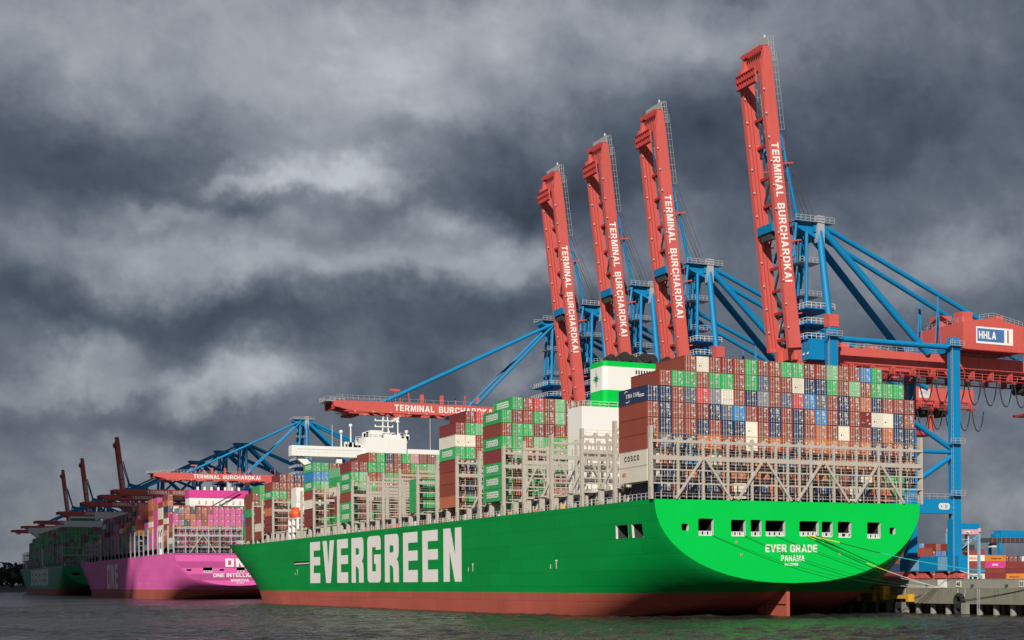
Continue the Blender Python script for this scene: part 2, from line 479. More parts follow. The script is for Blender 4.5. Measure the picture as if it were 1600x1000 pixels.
# bold grotesque capitals for painted lettering, in units of the cap height
FONT = {
    'T': [[(0, 1), (0, .82), (.27, .82), (.27, 0), (.48, 0), (.48, .82), (.75, .82), (.75, 1)]],
    'E': [[(0, 0), (.66, 0), (.66, .18), (.21, .18), (.21, .41), (.61, .41), (.61, .59), (.21, .59), (.21, .82), (.65, .82), (.65, 1), (0, 1)]],
    'R': [[(0, 0), (.21, 0), (.21, .38), (.36, .38), (.54, 0), (.78, 0), (.57, .41), (.68, .5), (.72, .62), (.72, .78), (.66, .92), (.53, 1), (0, 1)],
          [(.21, .55), (.21, .83), (.45, .83), (.51, .77), (.51, .61), (.45, .55)]],
    'M': [[(0, 0), (.2, 0), (.2, .68), (.37, 0), (.55, 0), (.72, .68), (.72, 0), (.92, 0), (.92, 1), (.64, 1), (.46, .32), (.28, 1), (0, 1)]],
    'I': [[(0, 0), (.21, 0), (.21, 1), (0, 1)]],
    'N': [[(0, 0), (.2, 0), (.2, .64), (.53, 0), (.76, 0), (.76, 1), (.56, 1), (.56, .36), (.23, 1), (0, 1)]],
    'A': [[(0, 0), (.22, 0), (.29, .21), (.55, .21), (.62, 0), (.84, 0), (.54, 1), (.30, 1)], [(.35, .39), (.49, .39), (.42, .70)]],
    'L': [[(0, 0), (.62, 0), (.62, .18), (.21, .18), (.21, 1), (0, 1)]],
    'B': [[(0, 0), (.53, 0), (.67, .07), (.72, .18), (.72, .36), (.66, .47), (.58, .52), (.65, .58), (.69, .67), (.69, .82), (.64, .93), (.52, 1), (0, 1)],
          [(.21, .17), (.21, .43), (.45, .43), (.51, .38), (.51, .22), (.45, .17)], [(.21, .59), (.21, .83), (.43, .83), (.48, .78), (.48, .64), (.43, .59)]],
    'U': [[(0, 1), (0, .25), (.07, .08), (.22, 0), (.54, 0), (.69, .08), (.76, .25), (.76, 1), (.55, 1), (.55, .27), (.48, .18), (.28, .18), (.21, .27), (.21, 1)]],
    'C': [[(.24, 0), (.54, 0), (.70, .08), (.77, .22), (.78, .36), (.57, .36), (.55, .24), (.48, .18), (.30, .18), (.22, .27), (.21, .5), (.22, .73), (.30, .82), (.48, .82),
           (.55, .76), (.57, .66), (.78, .66), (.76, .80), (.70, .92), (.54, 1), (.24, 1), (.08, .91), (0, .7), (0, .3), (.08, .09)]],
    'H': [[(0, 0), (.21, 0), (.21, .41), (.55, .41), (.55, 0), (.76, 0), (.76, 1), (.55, 1), (.55, .59), (.21, .59), (.21, 1), (0, 1)]],
    'D': [[(0, 0), (.5, 0), (.68, .09), (.76, .3), (.76, .7), (.68, .91), (.5, 1), (0, 1)], [(.21, .18), (.21, .82), (.45, .82), (.53, .74), (.55, .6), (.55, .4), (.53, .26), (.45, .18)]],
    'K': [[(0, 0), (.21, 0), (.21, .3), (.31, .41), (.55, 0), (.81, 0), (.46, .57), (.79, 1), (.53, 1), (.21, .57), (.21, 1), (0, 1)]],
    'V': [[(.3, 0), (.54, 0), (.84, 1), (.61, 1), (.42, .3), (.23, 1), (0, 1)]],
    'G': [[(.24, 0), (.52, 0), (.62, .06), (.66, 0), (.79, 0), (.79, .54), (.44, .54), (.44, .37), (.57, .37), (.57, .27), (.48, .18), (.30, .18), (.22, .27), (.21, .5), (.22, .73),
           (.30, .82), (.48, .82), (.56, .75), (.57, .68), (.78, .68), (.76, .81), (.70, .92), (.54, 1), (.24, 1), (.08, .91), (0, .7), (0, .3), (.08, .09)]],
    'O': [[(.24, 0), (.56, 0), (.72, .09), (.8, .3), (.8, .7), (.72, .91), (.56, 1), (.24, 1), (.08, .91), (0, .7), (0, .3), (.08, .09)],
          [(.30, .18), (.22, .27), (.21, .5), (.22, .73), (.30, .82), (.5, .82), (.58, .73), (.59, .5), (.58, .27), (.5, .18)]],
    'P': [[(0, 0), (.21, 0), (.21, .35), (.5, .35), (.64, .42), (.7, .55), (.7, .8), (.64, .93), (.5, 1), (0, 1)], [(.21, .52), (.21, .83), (.43, .83), (.49, .77), (.49, .58), (.43, .52)]],
    'S': [[(.24, 0), (.5, 0), (.66, .07), (.72, .2), (.72, .36), (.66, .48), (.52, .55), (.27, .63), (.23, .70), (.25, .79), (.32, .84), (.44, .84), (.50, .78), (.51, .7), (.71, .7), (.69, .84),
           (.62, .95), (.48, 1), (.26, 1), (.1, .94), (.03, .8), (.03, .64), (.09, .53), (.24, .46), (.46, .39), (.51, .32), (.50, .22), (.43, .16), (.30, .16), (.23, .22), (.21, .32), (0, .32), (.02, .17), (.09, .06)]],
    'Z': [[(0, 0), (.68, 0), (.68, .18), (.26, .18), (.68, .82), (.68, 1), (.03, 1), (.03, .82), (.42, .82), (0, .18)]],
}
GCACHE = {}


def glyph(ch):
    if ch not in GCACHE:
        g = MB()
        poly_fill(FONT[ch], 'white', g, lambda u, v: (u, v, 0))
        GCACHE[ch] = (g.v, g.f, max(v[0] for v in g.v))
    return GCACHE[ch]


def caps(mb, txt, o, right, up, h, m, width=None, thick=0.02, gap=0.13, space=0.38):
    """painted capitals from point o along right; width stretches the line to fit"""
    if any(c != ' ' and c not in FONT for c in txt):
        return mb.text(txt, o, right, up, h, m, 0.02, width, thick)
    x, pen = 0.0, []
    for c in txt:
        if c == ' ':
            x += space
            continue
        pen.append((c, x))
        x += glyph(c)[2] + gap
    total = x - gap
    sx = h if width is None else width / total
    R, U = Vector(right).normalized(), Vector(up).normalized()
    N = R.cross(U)
    k = mb.mi(m)
    for c, x0 in pen:
        vs, fs, w = glyph(c)
        i = len(mb.v)
        mb.v += [tuple(Vector(o) + R * ((x0 + v[0]) * sx) + U * (v[1] * h) + N * thick) for v in vs]
        for f in fs:
            mb.f.append(tuple(i + j for j in f))
            mb.m.append(k)


# ------------------------------------------------------------------ water, cloud, shore
def make_water():
    m = bpy.data.materials.new('river_water')
    m.use_nodes = True
    t = NT(m.node_tree)
    co = t.n('ShaderNodeTexCoord').outputs['Object']
    co = t.n('ShaderNodeVectorRotate', {'Vector': co, 'Angle': HEAD}, rotation_type='Z_AXIS').outputs[0]
    def nz(sc, sx, sy, d, r):
        v = t.n('ShaderNodeVectorMath', {0: co, 1: (sx, sy, 1)}, operation='MULTIPLY').outputs[0]
        return t.n('ShaderNodeTexNoise', {'Vector': v, 'Scale': sc, 'Detail': d, 'Roughness': r, 'Distortion': 0.4}).outputs['Fac']
    h1 = nz(0.05, 1.0, 1.0, 3, 0.5)
    h2 = nz(0.28, 1.0, 0.8, 4, 0.6)
    h3 = nz(1.1, 1.0, 0.8, 4, 0.6)
    h4 = nz(0.30, 1.0, 0.28, 5, 0.65)
    h5 = nz(0.10, 1.0, 0.45, 3, 0.55)
    h = t.m('ADD', t.m('ADD', t.m('MULTIPLY', h4, 1.5), t.m('MULTIPLY', h5, 2.2)), 0.0)
    h = t.m('ADD', h, t.m('MULTIPLY', h1, 1.6))
    h = t.m('ADD', h, t.m('ADD', t.m('MULTIPLY', h2, 0.9), t.m('MULTIPLY', h3, 0.36)))
    b = t.n('ShaderNodeBump', {'Strength': 1.0, 'Distance': 1.6, 'Height': h}).outputs[0]
    # wind lanes: rougher and smoother stretches
    lane = nz(0.012, 0.6, 2.2, 3, 0.6)
    ro = t.ramp(lane, [(0.35, (0.10, 0.10, 0.10)), (0.65, (0.24, 0.24, 0.24))])
    c = t.ramp(nz(0.02, 1, 1, 4, 0.6), [(0.3, (0.022, 0.022, 0.019)), (0.7, (0.036, 0.035, 0.030))])
    p = t.n('ShaderNodeBsdfPrincipled', {'Base Color': c, 'Roughness': ro, 'IOR': 1.333, 'Normal': b})
    t.n('ShaderNodeOutputMaterial', {0: p.outputs[0]})
    R = 9000.0
    x0, x1, y0, y1, st = -130.0, 66.0, -140.0, 320.0, 0.5
    nx, ny = int((x1 - x0) / st) + 1, int((y1 - y0) / st) + 1
    X, Y = np.meshgrid(np.linspace(x0, x1, nx), np.linspace(y0, y1, ny))
    Z = np.zeros_like(X)
    rg = np.random.RandomState(5)
    for i in range(64):
        lam = 1.5 * (9.0 / 1.5) ** rg.rand()
        th = math.radians(60) + rg.randn() * 0.75
        k = 2 * math.pi / lam
        Z += WAVE_SLOPE / k * np.sin(k * (X * math.cos(th) + Y * math.sin(th)) + rg.rand() * 6.28)
    # gusts: ruffled and calmer stretches
    G = 0.75 + 0.45 * np.sin(X * 0.031 + 1.3 * np.sin(Y * 0.017)) * np.sin(Y * 0.026 + 1.1 * np.sin(X * 0.023 + 2))
    fade = np.clip(np.minimum(np.minimum(X - x0, x1 - X), np.minimum(Y - y0, y1 - Y)) / 12.0, 0, 1)
    Z *= G * fade
    vs = np.stack([X.ravel(), Y.ravel(), Z.ravel()], 1)
    ii = (np.arange(ny - 1)[:, None] * nx + np.arange(nx - 1)[None, :]).ravel()
    qs = np.stack([ii, ii + 1, ii + 1 + nx, ii + nx], 1)
    n0 = len(vs)
    Ro = [(-R, -2000, 0), (R, -2000, 0), (R, R, 0), (-R, R, 0), (x0, y0, 0), (x1, y0, 0), (x1, y1, 0), (x0, y1, 0)]
    vs = np.concatenate([vs, np.array(Ro)])
    ou = np.array([[0, 1, 5, 4], [1, 2, 6, 5], [2, 3, 7, 6], [3, 0, 4, 7]]) + n0
    qs = np.concatenate([qs, ou])
    me = bpy.data.meshes.new('water')
    me.vertices.add(len(vs)); me.vertices.foreach_set('co', vs.ravel().astype(np.float32))
    me.loops.add(qs.size); me.loops.foreach_set('vertex_index', qs.ravel().astype(np.int32))
    me.polygons.add(len(qs)); me.polygons.foreach_set('loop_start', (np.arange(len(qs)) * 4).astype(np.int32))
    me.polygons.foreach_set('use_smooth', np.ones(len(qs), dtype=bool))
    me.update(calc_edges=True)
    me.materials.append(m)
    tag(link('water', me), 'dark rippled river water', 'water', kind='structure')


WAVE_SLOPE = 0.033
make_water()


def make_cloud():
    """the broken edge of the cloud bank overhead, whose shade lies on the far berths"""
    H = 900.0
    off = LIGHT * (-H / abs(LIGHT.z))
    mb = MB()
    rnd = random.Random(4)
    me = bpy.data.meshes.new('ico')
    bm = bmesh.new()
    bmesh.ops.create_icosphere(bm, subdivisions=2, radius=1)
    vs = [v.co.copy() for v in bm.verts]
    fs = [[v.index for v in f.verts] for f in bm.faces]
    bm.free()
    bpy.data.meshes.remove(me)
    puffs = []
    for i in range(150):
        x = rnd.uniform(-500, 560)
        y = rnd.uniform(CLOUD_EDGE(x) + 70, 2300)
        puffs.append((x, y, rnd.uniform(70, 130)))
    for i in range(70):                       # ragged rim
        x = -480 + 1000 * i / 70
        y = CLOUD_EDGE(x) + 45 + rnd.uniform(-20, 60)
        puffs.append((x, y, rnd.uniform(22, 50)))
    for i in range(420):                      # wisps thinning out ahead of the rim
        x = rnd.uniform(-450, 500)
        puffs.append((x, CLOUD_EDGE(x) + 30 - 110 * rnd.random() ** 1.8, rnd.uniform(5, 13)))
    for i in range(9):
        for j in range(15):
            xx = -480 + i * 125 + rnd.uniform(-30, 30)
            puffs.append((xx, CLOUD_EDGE(xx) + 160 + j * 110 + rnd.uniform(-30, 30), 115))
    for x, y, r in puffs:
        c = Vector((x, y, 0)) + off + Vector((0, 0, rnd.uniform(-20, 60)))
        i = len(mb.v)
        for v in vs:
            k = r * (1 + rnd.uniform(-0.12, 0.12))
            mb.v.append((c.x + v.x * k, c.y + v.y * k, c.z + v.z * k * 0.55))
        k = mb.mi('cloud')
        for f in fs:
            mb.f.append(tuple(i + j for j in f))
            mb.m.append(k)
    tag(link('cloud', mb.mesh('cloud', smooth=180)), 'broad grey cloud bank over the river shading the far berths', 'cloud', kind='stuff')


def CLOUD_EDGE(x):
    return 692.0 + 0.75 * max(-150.0, min(x, 250.0))

make_cloud()


def make_shore():
    mb = MB()
    rnd = random.Random(3)
    n = 60
    pts = []
    for i in range(n + 1):
        x = -1500 + 2400 * i / n
        pts.append((x, 1750 + 60 * math.sin(i * 0.7), 9 + 6 * math.sin(i * 0.45 + 1)))
    for (x0, y0, z0), (x1, y1, z1) in zip(pts[:-1], pts[1:]):
        mb.face([(x0, y0 - 40, -1), (x1, y1 - 40, -1), (x1, y1, 4), (x0, y0, 4)], 'shore_soil')
        mb.face([(x0, y0, 4), (x1, y1, 4), (x1, y1 + 200, z1), (x0, y0 + 200, z0)], 'shore_soil')
        mb.face([(x0, y0 + 200, z0), (x1, y1 + 200, z1), (x1, y1 + 900, z1), (x0, y0 + 900, z0)], 'shore_soil')
    tag(link('far_shore', mb.mesh('far_shore', smooth=60)), 'low wooded bank across the river', 'riverbank', kind='structure')
    tb = MB()
    for i in range(640):
        x = rnd.uniform(-1000, 350)
        y = 1760 + 60 * math.sin((x + 1500) / 40 * 0.7) + rnd.uniform(0, 240)
        g = 4 + (y - 1750) / 240 * 7
        hh = rnd.uniform(9, 19) + (6 if y > 1850 else 0)
        w = hh * rnd.uniform(0.38, 0.55)
        tb.tube((x, y, g - 1), (x, y, g + hh * 0.5), 0.5, 'tree', 5)
        for k in range(46):
            a, b, c = rnd.gauss(0, 0.5), rnd.gauss(0, 0.5), rnd.uniform(0.04, 1.0)
            sp = math.sin(math.pi * min(1, c)) ** 0.5 + 0.15
            o = Vector((x + a * w * sp, y + b * w * sp, g + hh * c))
            r = w * rnd.uniform(0.22, 0.42)
            d = [Vector((rnd.uniform(-1, 1), rnd.uniform(-1, 1), rnd.uniform(-1, 1))) * r for _ in range(4)]
            tb.face([o + d[0], o + d[1], o + d[2]], 'tree')
            tb.face([o + d[1], o + d[2], o + d[3]], 'tree')
    tag(link('far_trees', tb.mesh('far_trees')), 'dark mass of trees along the far bank', 'trees', kind='stuff')
    for x, y, z in ((-322, 1752, 6), (-270, 1752, 7)):
        pass


make_shore()

# ------------------------------------------------------------------ ships
CX = 28.9                      # centre line of every ship: they lie along the same quay


def bow_half(Y, z):
    z = min(max(z, 0.0), 22.5)
    k = z / 22.5
    zs = ((0, 417), (4.5, 414), (8.5, 417), (13, 424), (17, 431), (22.5, 441))
    Ye = 441
    for (a, ya), (b, yb) in zip(zs[:-1], zs[1:]):
        if a <= z <= b:
            Ye = lerp(ya, yb, (z - a) / (b - a))
            break
    Ys = Ye - (130 - 43 * k)
    n, m = 2.0 + 0.6 * k, 0.9 - 0.3 * k
    if Y <= Ys:
        return CX, Ye
    u = min(1.0, (Y - Ys) / (Ye - Ys))
    return CX * max(0.0, 1 - u ** n) ** m, Ye


QL = [0, .05, .1, .16, .22, .28, .34, .40, .46, .52, .57, .62, .66, .70, .75, .80, .85, .90, .94, .97, .99, 1.0]
ZDECK = 21.25


def stern_params(Y):
    s = min(1, Y / 75.0) ** 0.72
    p, r = lerp(2.2, 9, s), lerp(2.1, 9, s)
    zb = 6.2 - 17.2 * min(1, Y / 70.0) ** 0.80
    B = lerp(28.3, CX, sstep(0, 10, Y))
    return p, r, zb, B


def stern_half(Y, z):
    p, r, zb, B = stern_params(Y)
    q = (ZDECK - z) / (ZDECK - zb)
    return B * max(0.0, 1 - q ** r) ** (1 / p)


def station(i, v=None, Y=None):
    """points of one port-side frame, deck edge first: (half breadth, Y, z)"""
    out = []
    if Y is not None:
        p, r, zb, B = stern_params(Y)
        for q in QL:
            out.append((B * max(0.0, 1 - q ** r) ** (1 / p), Y, ZDECK - (ZDECK - zb) * q))
    else:
        zt = ZDECK + 1.9 * sstep(0.35, 1.0, v)
        for q in QL:
            z = zt - (zt + 11) * q
            Ye = bow_half(0, z)[1]
            Y = 285 + (Ye - 285) * v
            b = bow_half(Y, z)[0] if v < 1 else 0.0
            out.append((b * max(0.0, 1 - q ** 9) ** (1 / 9), Y, z))
    return out


WINDOWS = [(5.88, 7.26, 15.7, 16.94), (9.19, 12.26, 14.83, 17.9), (15.8, 18.8, 14.76, 17.75), (19.88, 22.12, 14.78, 17.8),
           (22.95, 27.11, 14.82, 17.72), (30.15, 34.27, 14.87, 17.69), (34.99, 37.35, 14.77, 17.63), (38.5, 41.46, 14.68, 17.67),
           (45.07, 48.09, 14.55, 17.62), (50.15, 51.46, 15.36, 16.7)]
SIDEWIN = [(10.2, 15.6, 14.6, 17.05), (5.0, 8.7, 14.6, 17.05)]
SLOT = [(252.0, 273.5, 12.7, 13.9)]


def build_hull(ship, Y0, side, stern, boot, windows, sidewin):
    ys = [0, .5, 1.2, 2.2, 3.5, 5, 6.5, 8, 11.5, 15.5, 20, 26, 33, 42, 52, 64, 78, 92, 120, 150, 180, 210, 240, 265, 285]
    st = [station(i, Y=y) for i, y in enumerate(ys)] + [station(0, v=v) for v in
          (.06, .12, .18, .24, .30, .36, .42, .48, .54, .60, .66, .72, .78, .83, .88, .92, .95, .975, .99, 1.0)]
    bm = bmesh.new()
    P = [[bm.verts.new((CX - b, y, z)) for b, y, z in s] for s in st]
    Q = [[bm.verts.new((CX + b, y, z)) for b, y, z in s] for s in st]
    for i in range(len(st) - 1):
        for j in range(len(QL) - 1):
            bm.faces.new((P[i][j], P[i][j + 1], P[i + 1][j + 1], P[i + 1][j]))
            bm.faces.new((Q[i][j], Q[i + 1][j], Q[i + 1][j + 1], Q[i][j + 1]))
    bmesh.ops.remove_doubles(bm, verts=bm.verts, dist=0.002)
    g = list(bm.verts) + list(bm.edges) + list(bm.faces)
    bmesh.ops.bisect_plane(bm, geom=g, plane_co=(0, 0, 4.54), plane_no=(0, 0, 1))
    for y0, y1, z0, z1 in sidewin:
        for co, no in (((0, y0, 0), (0, 1, 0)), ((0, y1, 0), (0, 1, 0)), ((0, 0, z0), (0, 0, 1)), ((0, 0, z1), (0, 0, 1))):
            fs = [f for f in bm.faces if f.calc_center_median().x < 12 and y0 - 30 < f.calc_center_median().y < y1 + 30]
            g = fs + list({e for f in fs for e in f.edges}) + list({v for f in fs for v in f.verts})
            bmesh.ops.bisect_plane(bm, geom=g, plane_co=co, plane_no=no)
        kill = [f for f in bm.faces if f.calc_center_median().x < 12 and y0 < f.calc_center_median().y < y1 and z0 < f.calc_center_median().z < z1]
        bmesh.ops.delete(bm, geom=kill, context='FACES')
    bmesh.ops.recalc_face_normals(bm, faces=bm.faces)
    mb = MB()
    bm.verts.index_update()
    mb.v = [(v.co.x, v.co.y + Y0, v.co.z) for v in bm.verts]
    a, b = mb.mi(side), mb.mi(boot)
    for f in bm.faces:
        mb.f.append(tuple(v.index for v in f.verts))
        mb.m.append(b if f.calc_center_median().z < 4.54 else a)
    bm.free()
    part('hull', mb, ship, smooth=32)
    d = MB()
    for s0, s1 in zip(st[:-1], st[1:]):
        d.face([(CX - s0[0][0] + .05, s0[0][1] + Y0, s0[0][2] - .05), (CX + s0[0][0] - .05, s0[0][1] + Y0, s0[0][2] - .05),
                (CX + s1[0][0] - .05, s1[0][1] + Y0, s1[0][2] - .05), (CX - s1[0][0] + .05, s1[0][1] + Y0, s1[0][2] - .05)], 'deck')
    part('deck', d, ship)
    # transom
    lp = [(CX - b, z) for b, y, z in st[0]] + [(CX + b, z) for b, y, z in reversed(st[0][:-1])]
    loops = [lp] + [rrect(x0, x1, z0, z1, 0.28) for x0, x1, z0, z1 in windows]
    t = MB()
    poly_fill(loops, stern, t, lambda u, v: (u, Y0, v))
    tr = part('transom', t, ship)
    for x0, x1, z0, z1 in windows:
        w = MB()
        # reveal plate, then the dark mooring deck behind it
        y0, y1, y2 = Y0 + 0.01, Y0 + 0.9, Y0 + 6.0
        e = 0.0
        for pa, pb in (((x0, z0), (x0, z1)), ((x0, z1), (x1, z1)), ((x1, z1), (x1, z0)), ((x1, z0), (x0, z0))):
            w.face([(pa[0], y0, pa[1]), (pb[0], y0, pb[1]), (pb[0], y1, pb[1]), (pa[0], y1, pa[1])], 'grey_white')
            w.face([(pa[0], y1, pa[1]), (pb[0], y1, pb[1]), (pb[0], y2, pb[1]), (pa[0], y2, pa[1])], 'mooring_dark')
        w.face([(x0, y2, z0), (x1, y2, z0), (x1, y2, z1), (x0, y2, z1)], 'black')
        o = part('mooring_opening', w, ship)
        n = max(1, int((x1 - x0) / 1.0))
        if z1 - z0 > 2:
            r = MB()
            for k in range(n):
                x = x0 + (k + 0.5) * (x1 - x0) / n
                r.tube((x - .2, Y0 + .35, z0), (x - .2, Y0 + .35, z0 + .75), 0.16, 'grey_white', 8)
                r.tube((x + .2, Y0 + .35, z0), (x + .2, Y0 + .35, z0 + .75), 0.16, 'grey_white', 8)
            r.box(x0 + .1, x1 - .1, Y0 + .2, Y0 + .5, z0, z0 + .18, 'grey_white')
            r.box(x0 + .1, x1 - .1, Y0 + .25, Y0 + .45, z0 + .75, z0 + .86, 'grey_white')
            part('fairlead', r, o)
    for y0, y1, z0, z1 in sidewin:
        if y1 > 100:
            w = MB()
            w.box(0.0, 0.9, Y0 + y0, Y0 + y1, z0, z1, 'mooring_dark', skip=('3',))
            w.box(0.25, 0.5, Y0 + y0 + .2, Y0 + y1 - .2, z0 + .35, z0 + .75, 'grey_white')
            part('mooring_opening', w, ship)
            continue
        w = MB()
        c = [(CX - stern_half(y, z), y + Y0, z) for y, z in ((y0, z0), (y1, z0), (y1, z1), (y0, z1))]
        for a, b in ((0, 1), (1, 2), (2, 3), (3, 0)):
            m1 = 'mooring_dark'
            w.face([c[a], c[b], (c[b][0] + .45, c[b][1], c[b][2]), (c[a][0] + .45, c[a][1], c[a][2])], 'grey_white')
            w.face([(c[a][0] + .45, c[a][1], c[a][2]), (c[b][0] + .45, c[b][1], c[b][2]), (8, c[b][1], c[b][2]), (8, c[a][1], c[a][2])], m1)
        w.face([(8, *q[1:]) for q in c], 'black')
        o = part('mooring_opening', w, ship)
        r = MB()
        for k in range(3):
            y = lerp(y0, y1, (k + 0.6) / 3.4) + Y0
            r.tube((2.6, y, z0), (2.6, y, z0 + 1.1), 0.3, 'grey_white', 8)
        r.box(2.3, 2.9, y0 + Y0 + .2, y1 + Y0 - .2, z0, z0 + .2, 'grey_white')
        part('fairlead', r, o)
    return tr


def lashing_bridge(ship, Y, mat_, full=None, apex=(), z=(24.2, 26.6, 29.0, 31.8), top=33.0, x0=0.3, x1=57.8, step=2.5, rails=True, detail=2):
    """transverse steel frame between two container bays: beams and walkways, with its posts, braces and rails as pieces"""
    m = M[mat_]
    ya, yb = Y - 0.6, Y + 0.6
    mb = MB()
    for i, zz in enumerate(z):
        hgt = 0.80 if i == len(z) - 2 else (0.48 if i == len(z) - 1 else 0.26)
        mb.box(x0, x1, ya - .15, ya + .15, zz - hgt, zz, m)
        mb.box(x0, x1, ya + .15, ya + .62, zz - .07, zz - .003, m)
    for zz in (z[-1], z[-3]):
        for k in range(5):
            xx = lerp(x0, x1, k / 4)
            mb.box(xx - .1, xx + .1, ya + .62, yb, zz - .2, zz - .003, m)
    lb = part('lashing_bridge', mb, ship)
    ncol = int(round((x1 - x0) / step))
    full = full if full is not None else range(0, ncol + 1, 2)
    pm = MB()
    pm.box(-.22, .22, -.8, -.4, 0, z[-1] - .43 - ZDECK, m)
    pme = pm.mesh('post')
    for k in full:
        if 0 < k < ncol:
            link('post', pme, lb, (x0 + step * k, Y, ZDECK))
    em = MB()
    em.box(-.26, .26, -0.55, 0.55, 0, top + 1.2 - ZDECK, m)
    em.box(-.36, -.26, -0.3, 0.3, 2.0, top - 1.0 - ZDECK, m)
    eme = em.mesh('end_post')
    link('end_post', eme, lb, (x0 - 0.05, Y, ZDECK))
    link('end_post', eme, lb, (x1 + 0.05, Y, ZDECK))
    if detail >= 2:
        tm = MB()
        tm.box(-.11, .11, -.75, -.45, z[-2] - ZDECK, z[-1] - .43 - ZDECK, m)
        tme = tm.mesh('upper_post')
        for k in range(1, ncol):
            link('upper_post', tme, lb, (x0 + step * k, Y, ZDECK))
        gm = MB()
        gm.hexa([(-.6, -.72, 0), (.6, -.72, 0), (.6, -.5, 0), (-.6, -.5, 0), (-.25, -.72, .5), (.25, -.72, .5), (.25, -.5, .5), (-.25, -.5, .5)], m)
        gme = gm.mesh('gusset')
        for k in range(1, ncol):
            link('gusset', gme, lb, (x0 + step * k, Y, z[-1] + .002))
    for k in apex:
        xa = x0 + step * k
        for sgn in (-1, 1):
            b = MB()
            b.beam((xa + sgn * .35, ya - .34, z[-2] - .4), (xa + sgn * 2.25 * step, ya - .34, ZDECK + .1), 0.40, 0.3, m, up=(0, 1, 0))
            part('brace', b, lb)
    if rails:
        r = MB()
        for i, zz in enumerate([ZDECK] + list(z)):
            yel = 'rail_yellow' if i == len(z) else mat_
            r.rail((x0 + .4, ya - .22, zz), (x1 - .4, ya - .22, zz), yel, 1.1, step, 0.024)
        if detail >= 2:
            # stub pillars for lashing gear on every walkway
            for zz in [ZDECK + .1] + list(z[:-1]):
                for k in range(ncol):
                    xx = x0 + step * (k + 0.72)
                    r.box(xx - .08, xx + .08, ya + .2, ya + .35, zz, zz + 1.5, mat_)
        part('walkway_rail', r, lb)
    return lb


# containers ------------------------------------------------------
CL, CW, CHT = 12.19, 2.438, 2.80


def container_body():
    mb = MB()
    k = 'c_r'
    mb.box(.05, CW - .05, .07, CL - .06, .06, CHT - .04, k)
    for x in (0, CW - .15):
        for y in (0, CL - .15):
            mb.box(x, x + .15, y, y + .15, 0, CHT, k)
    for x in (0.01, CW - .07):
        for z in (0.0, CHT - .11):
            mb.box(x, x + .06, .15, CL - .15, z + .005, z + .105, k)
    for y in (0.01, CL - .09):
        mb.box(.15, CW - .15, y, y + .08, .005, .15, k)
        mb.box(.15, CW - .15, y, y + .08, CHT - .14, CHT - .005, k)
    return mb.mesh('container')


def door_mesh(side, var, bars):
    rnd = random.Random(var * 2 + side)
    mb = MB()
    x0, x1 = (.16, 1.205) if side == 0 else (1.233, CW - .16)
    k = 'c_r'
    mb.box(x0, x1, .035, .065, .16, CHT - .15, k)
    for zz in (.5, 1.1, 1.7, 2.2):
        mb.box(x0 + .06, x1 - .06, .02, .035, zz, zz + .22, k)
    def dec(xa, xb, za, zb, m='decal'):
        mb.face([(xa, .012, za), (xb, .012, za), (xb, .012, zb), (xa, .012, zb)], m)
    if side == 1:
        for r in range(rnd.randint(2, 4)):
            w = rnd.uniform(.3, .7)
            z = 2.42 - r * .24
            dec(x0 + .12, x0 + .12 + w, z, z + rnd.uniform(.09, .15))
        for r in range(rnd.randint(2, 4)):
            z = 1.35 - r * .15
            dec(x0 + .15, x0 + .15 + rnd.uniform(.25, .6), z, z + .07)
        if rnd.random() < .5:
            dec(x1 - .45, x1 - .12, .5, .75)
    else:
        if rnd.random() < .7:
            dec(x0 + .1, x0 + rnd.uniform(.35, .6), 2.0, 2.35)
        if rnd.random() < .5:
            dec(x0 + .2, x0 + .55, 1.05, 1.35, 'decal_orange')
        for r in range(rnd.randint(1, 3)):
            dec(x0 + .12, x0 + rnd.uniform(.3, .8), .9 - .15 * r, .96 - .15 * r)
    if bars:
        bar_geo(mb, side)
    return mb.mesh('door')


def bar_geo(mb, side):
    for x in ((.42, .93) if side == 0 else (1.51, 2.02)):
        mb.box(x - .038, x + .038, -.03, .012, .08, CHT - .08, 'bar')
        for z in (.12, .8, 1.75, CHT - .25):
            mb.box(x - .1, x + .1, -.02, .014, z, z + .1, 'bar')
        mb.box(x - .02, x + .3, -.035, -.012, 1.02, 1.08, 'bar')


def bars_mesh(side):
    mb = MB()
    bar_geo(mb, side)
    return mb.mesh('locking_bar')


def reefer_mesh():
    mb = MB()
    mb.box(.16, CW - .16, .03, .06, .16, CHT - .15, 'c_w')
    mb.box(.25, CW - .25, .01, .03, 1.5, CHT - .3, 'c_w')
    mb.box(.3, CW - .3, .015, .03, .35, .42, 'c_w')
    mb.box(.5, .75, .004, .012, .95, 1.2, 'black')
    mb.box(.95, 1.1, .02, .031, 1.0, 1.1, 'black')
    mb.box(1.7, 1.78, .004, .012, 2.2, 2.3, 'decal')
    return mb.mesh('refrigeration_unit')


BODY = container_body()
DOORS = {(s, v, b): door_mesh(s, v, b) for s in (0, 1) for v in range(4) for b in (False, True)}
BARS = {s: bars_mesh(s) for s in (0, 1)}
REEFER = reefer_mesh()
crnd = random.Random(11)


def setmat(o, m):
    o.material_slots[0].link = 'OBJECT'
    o.material_slots[0].material = m


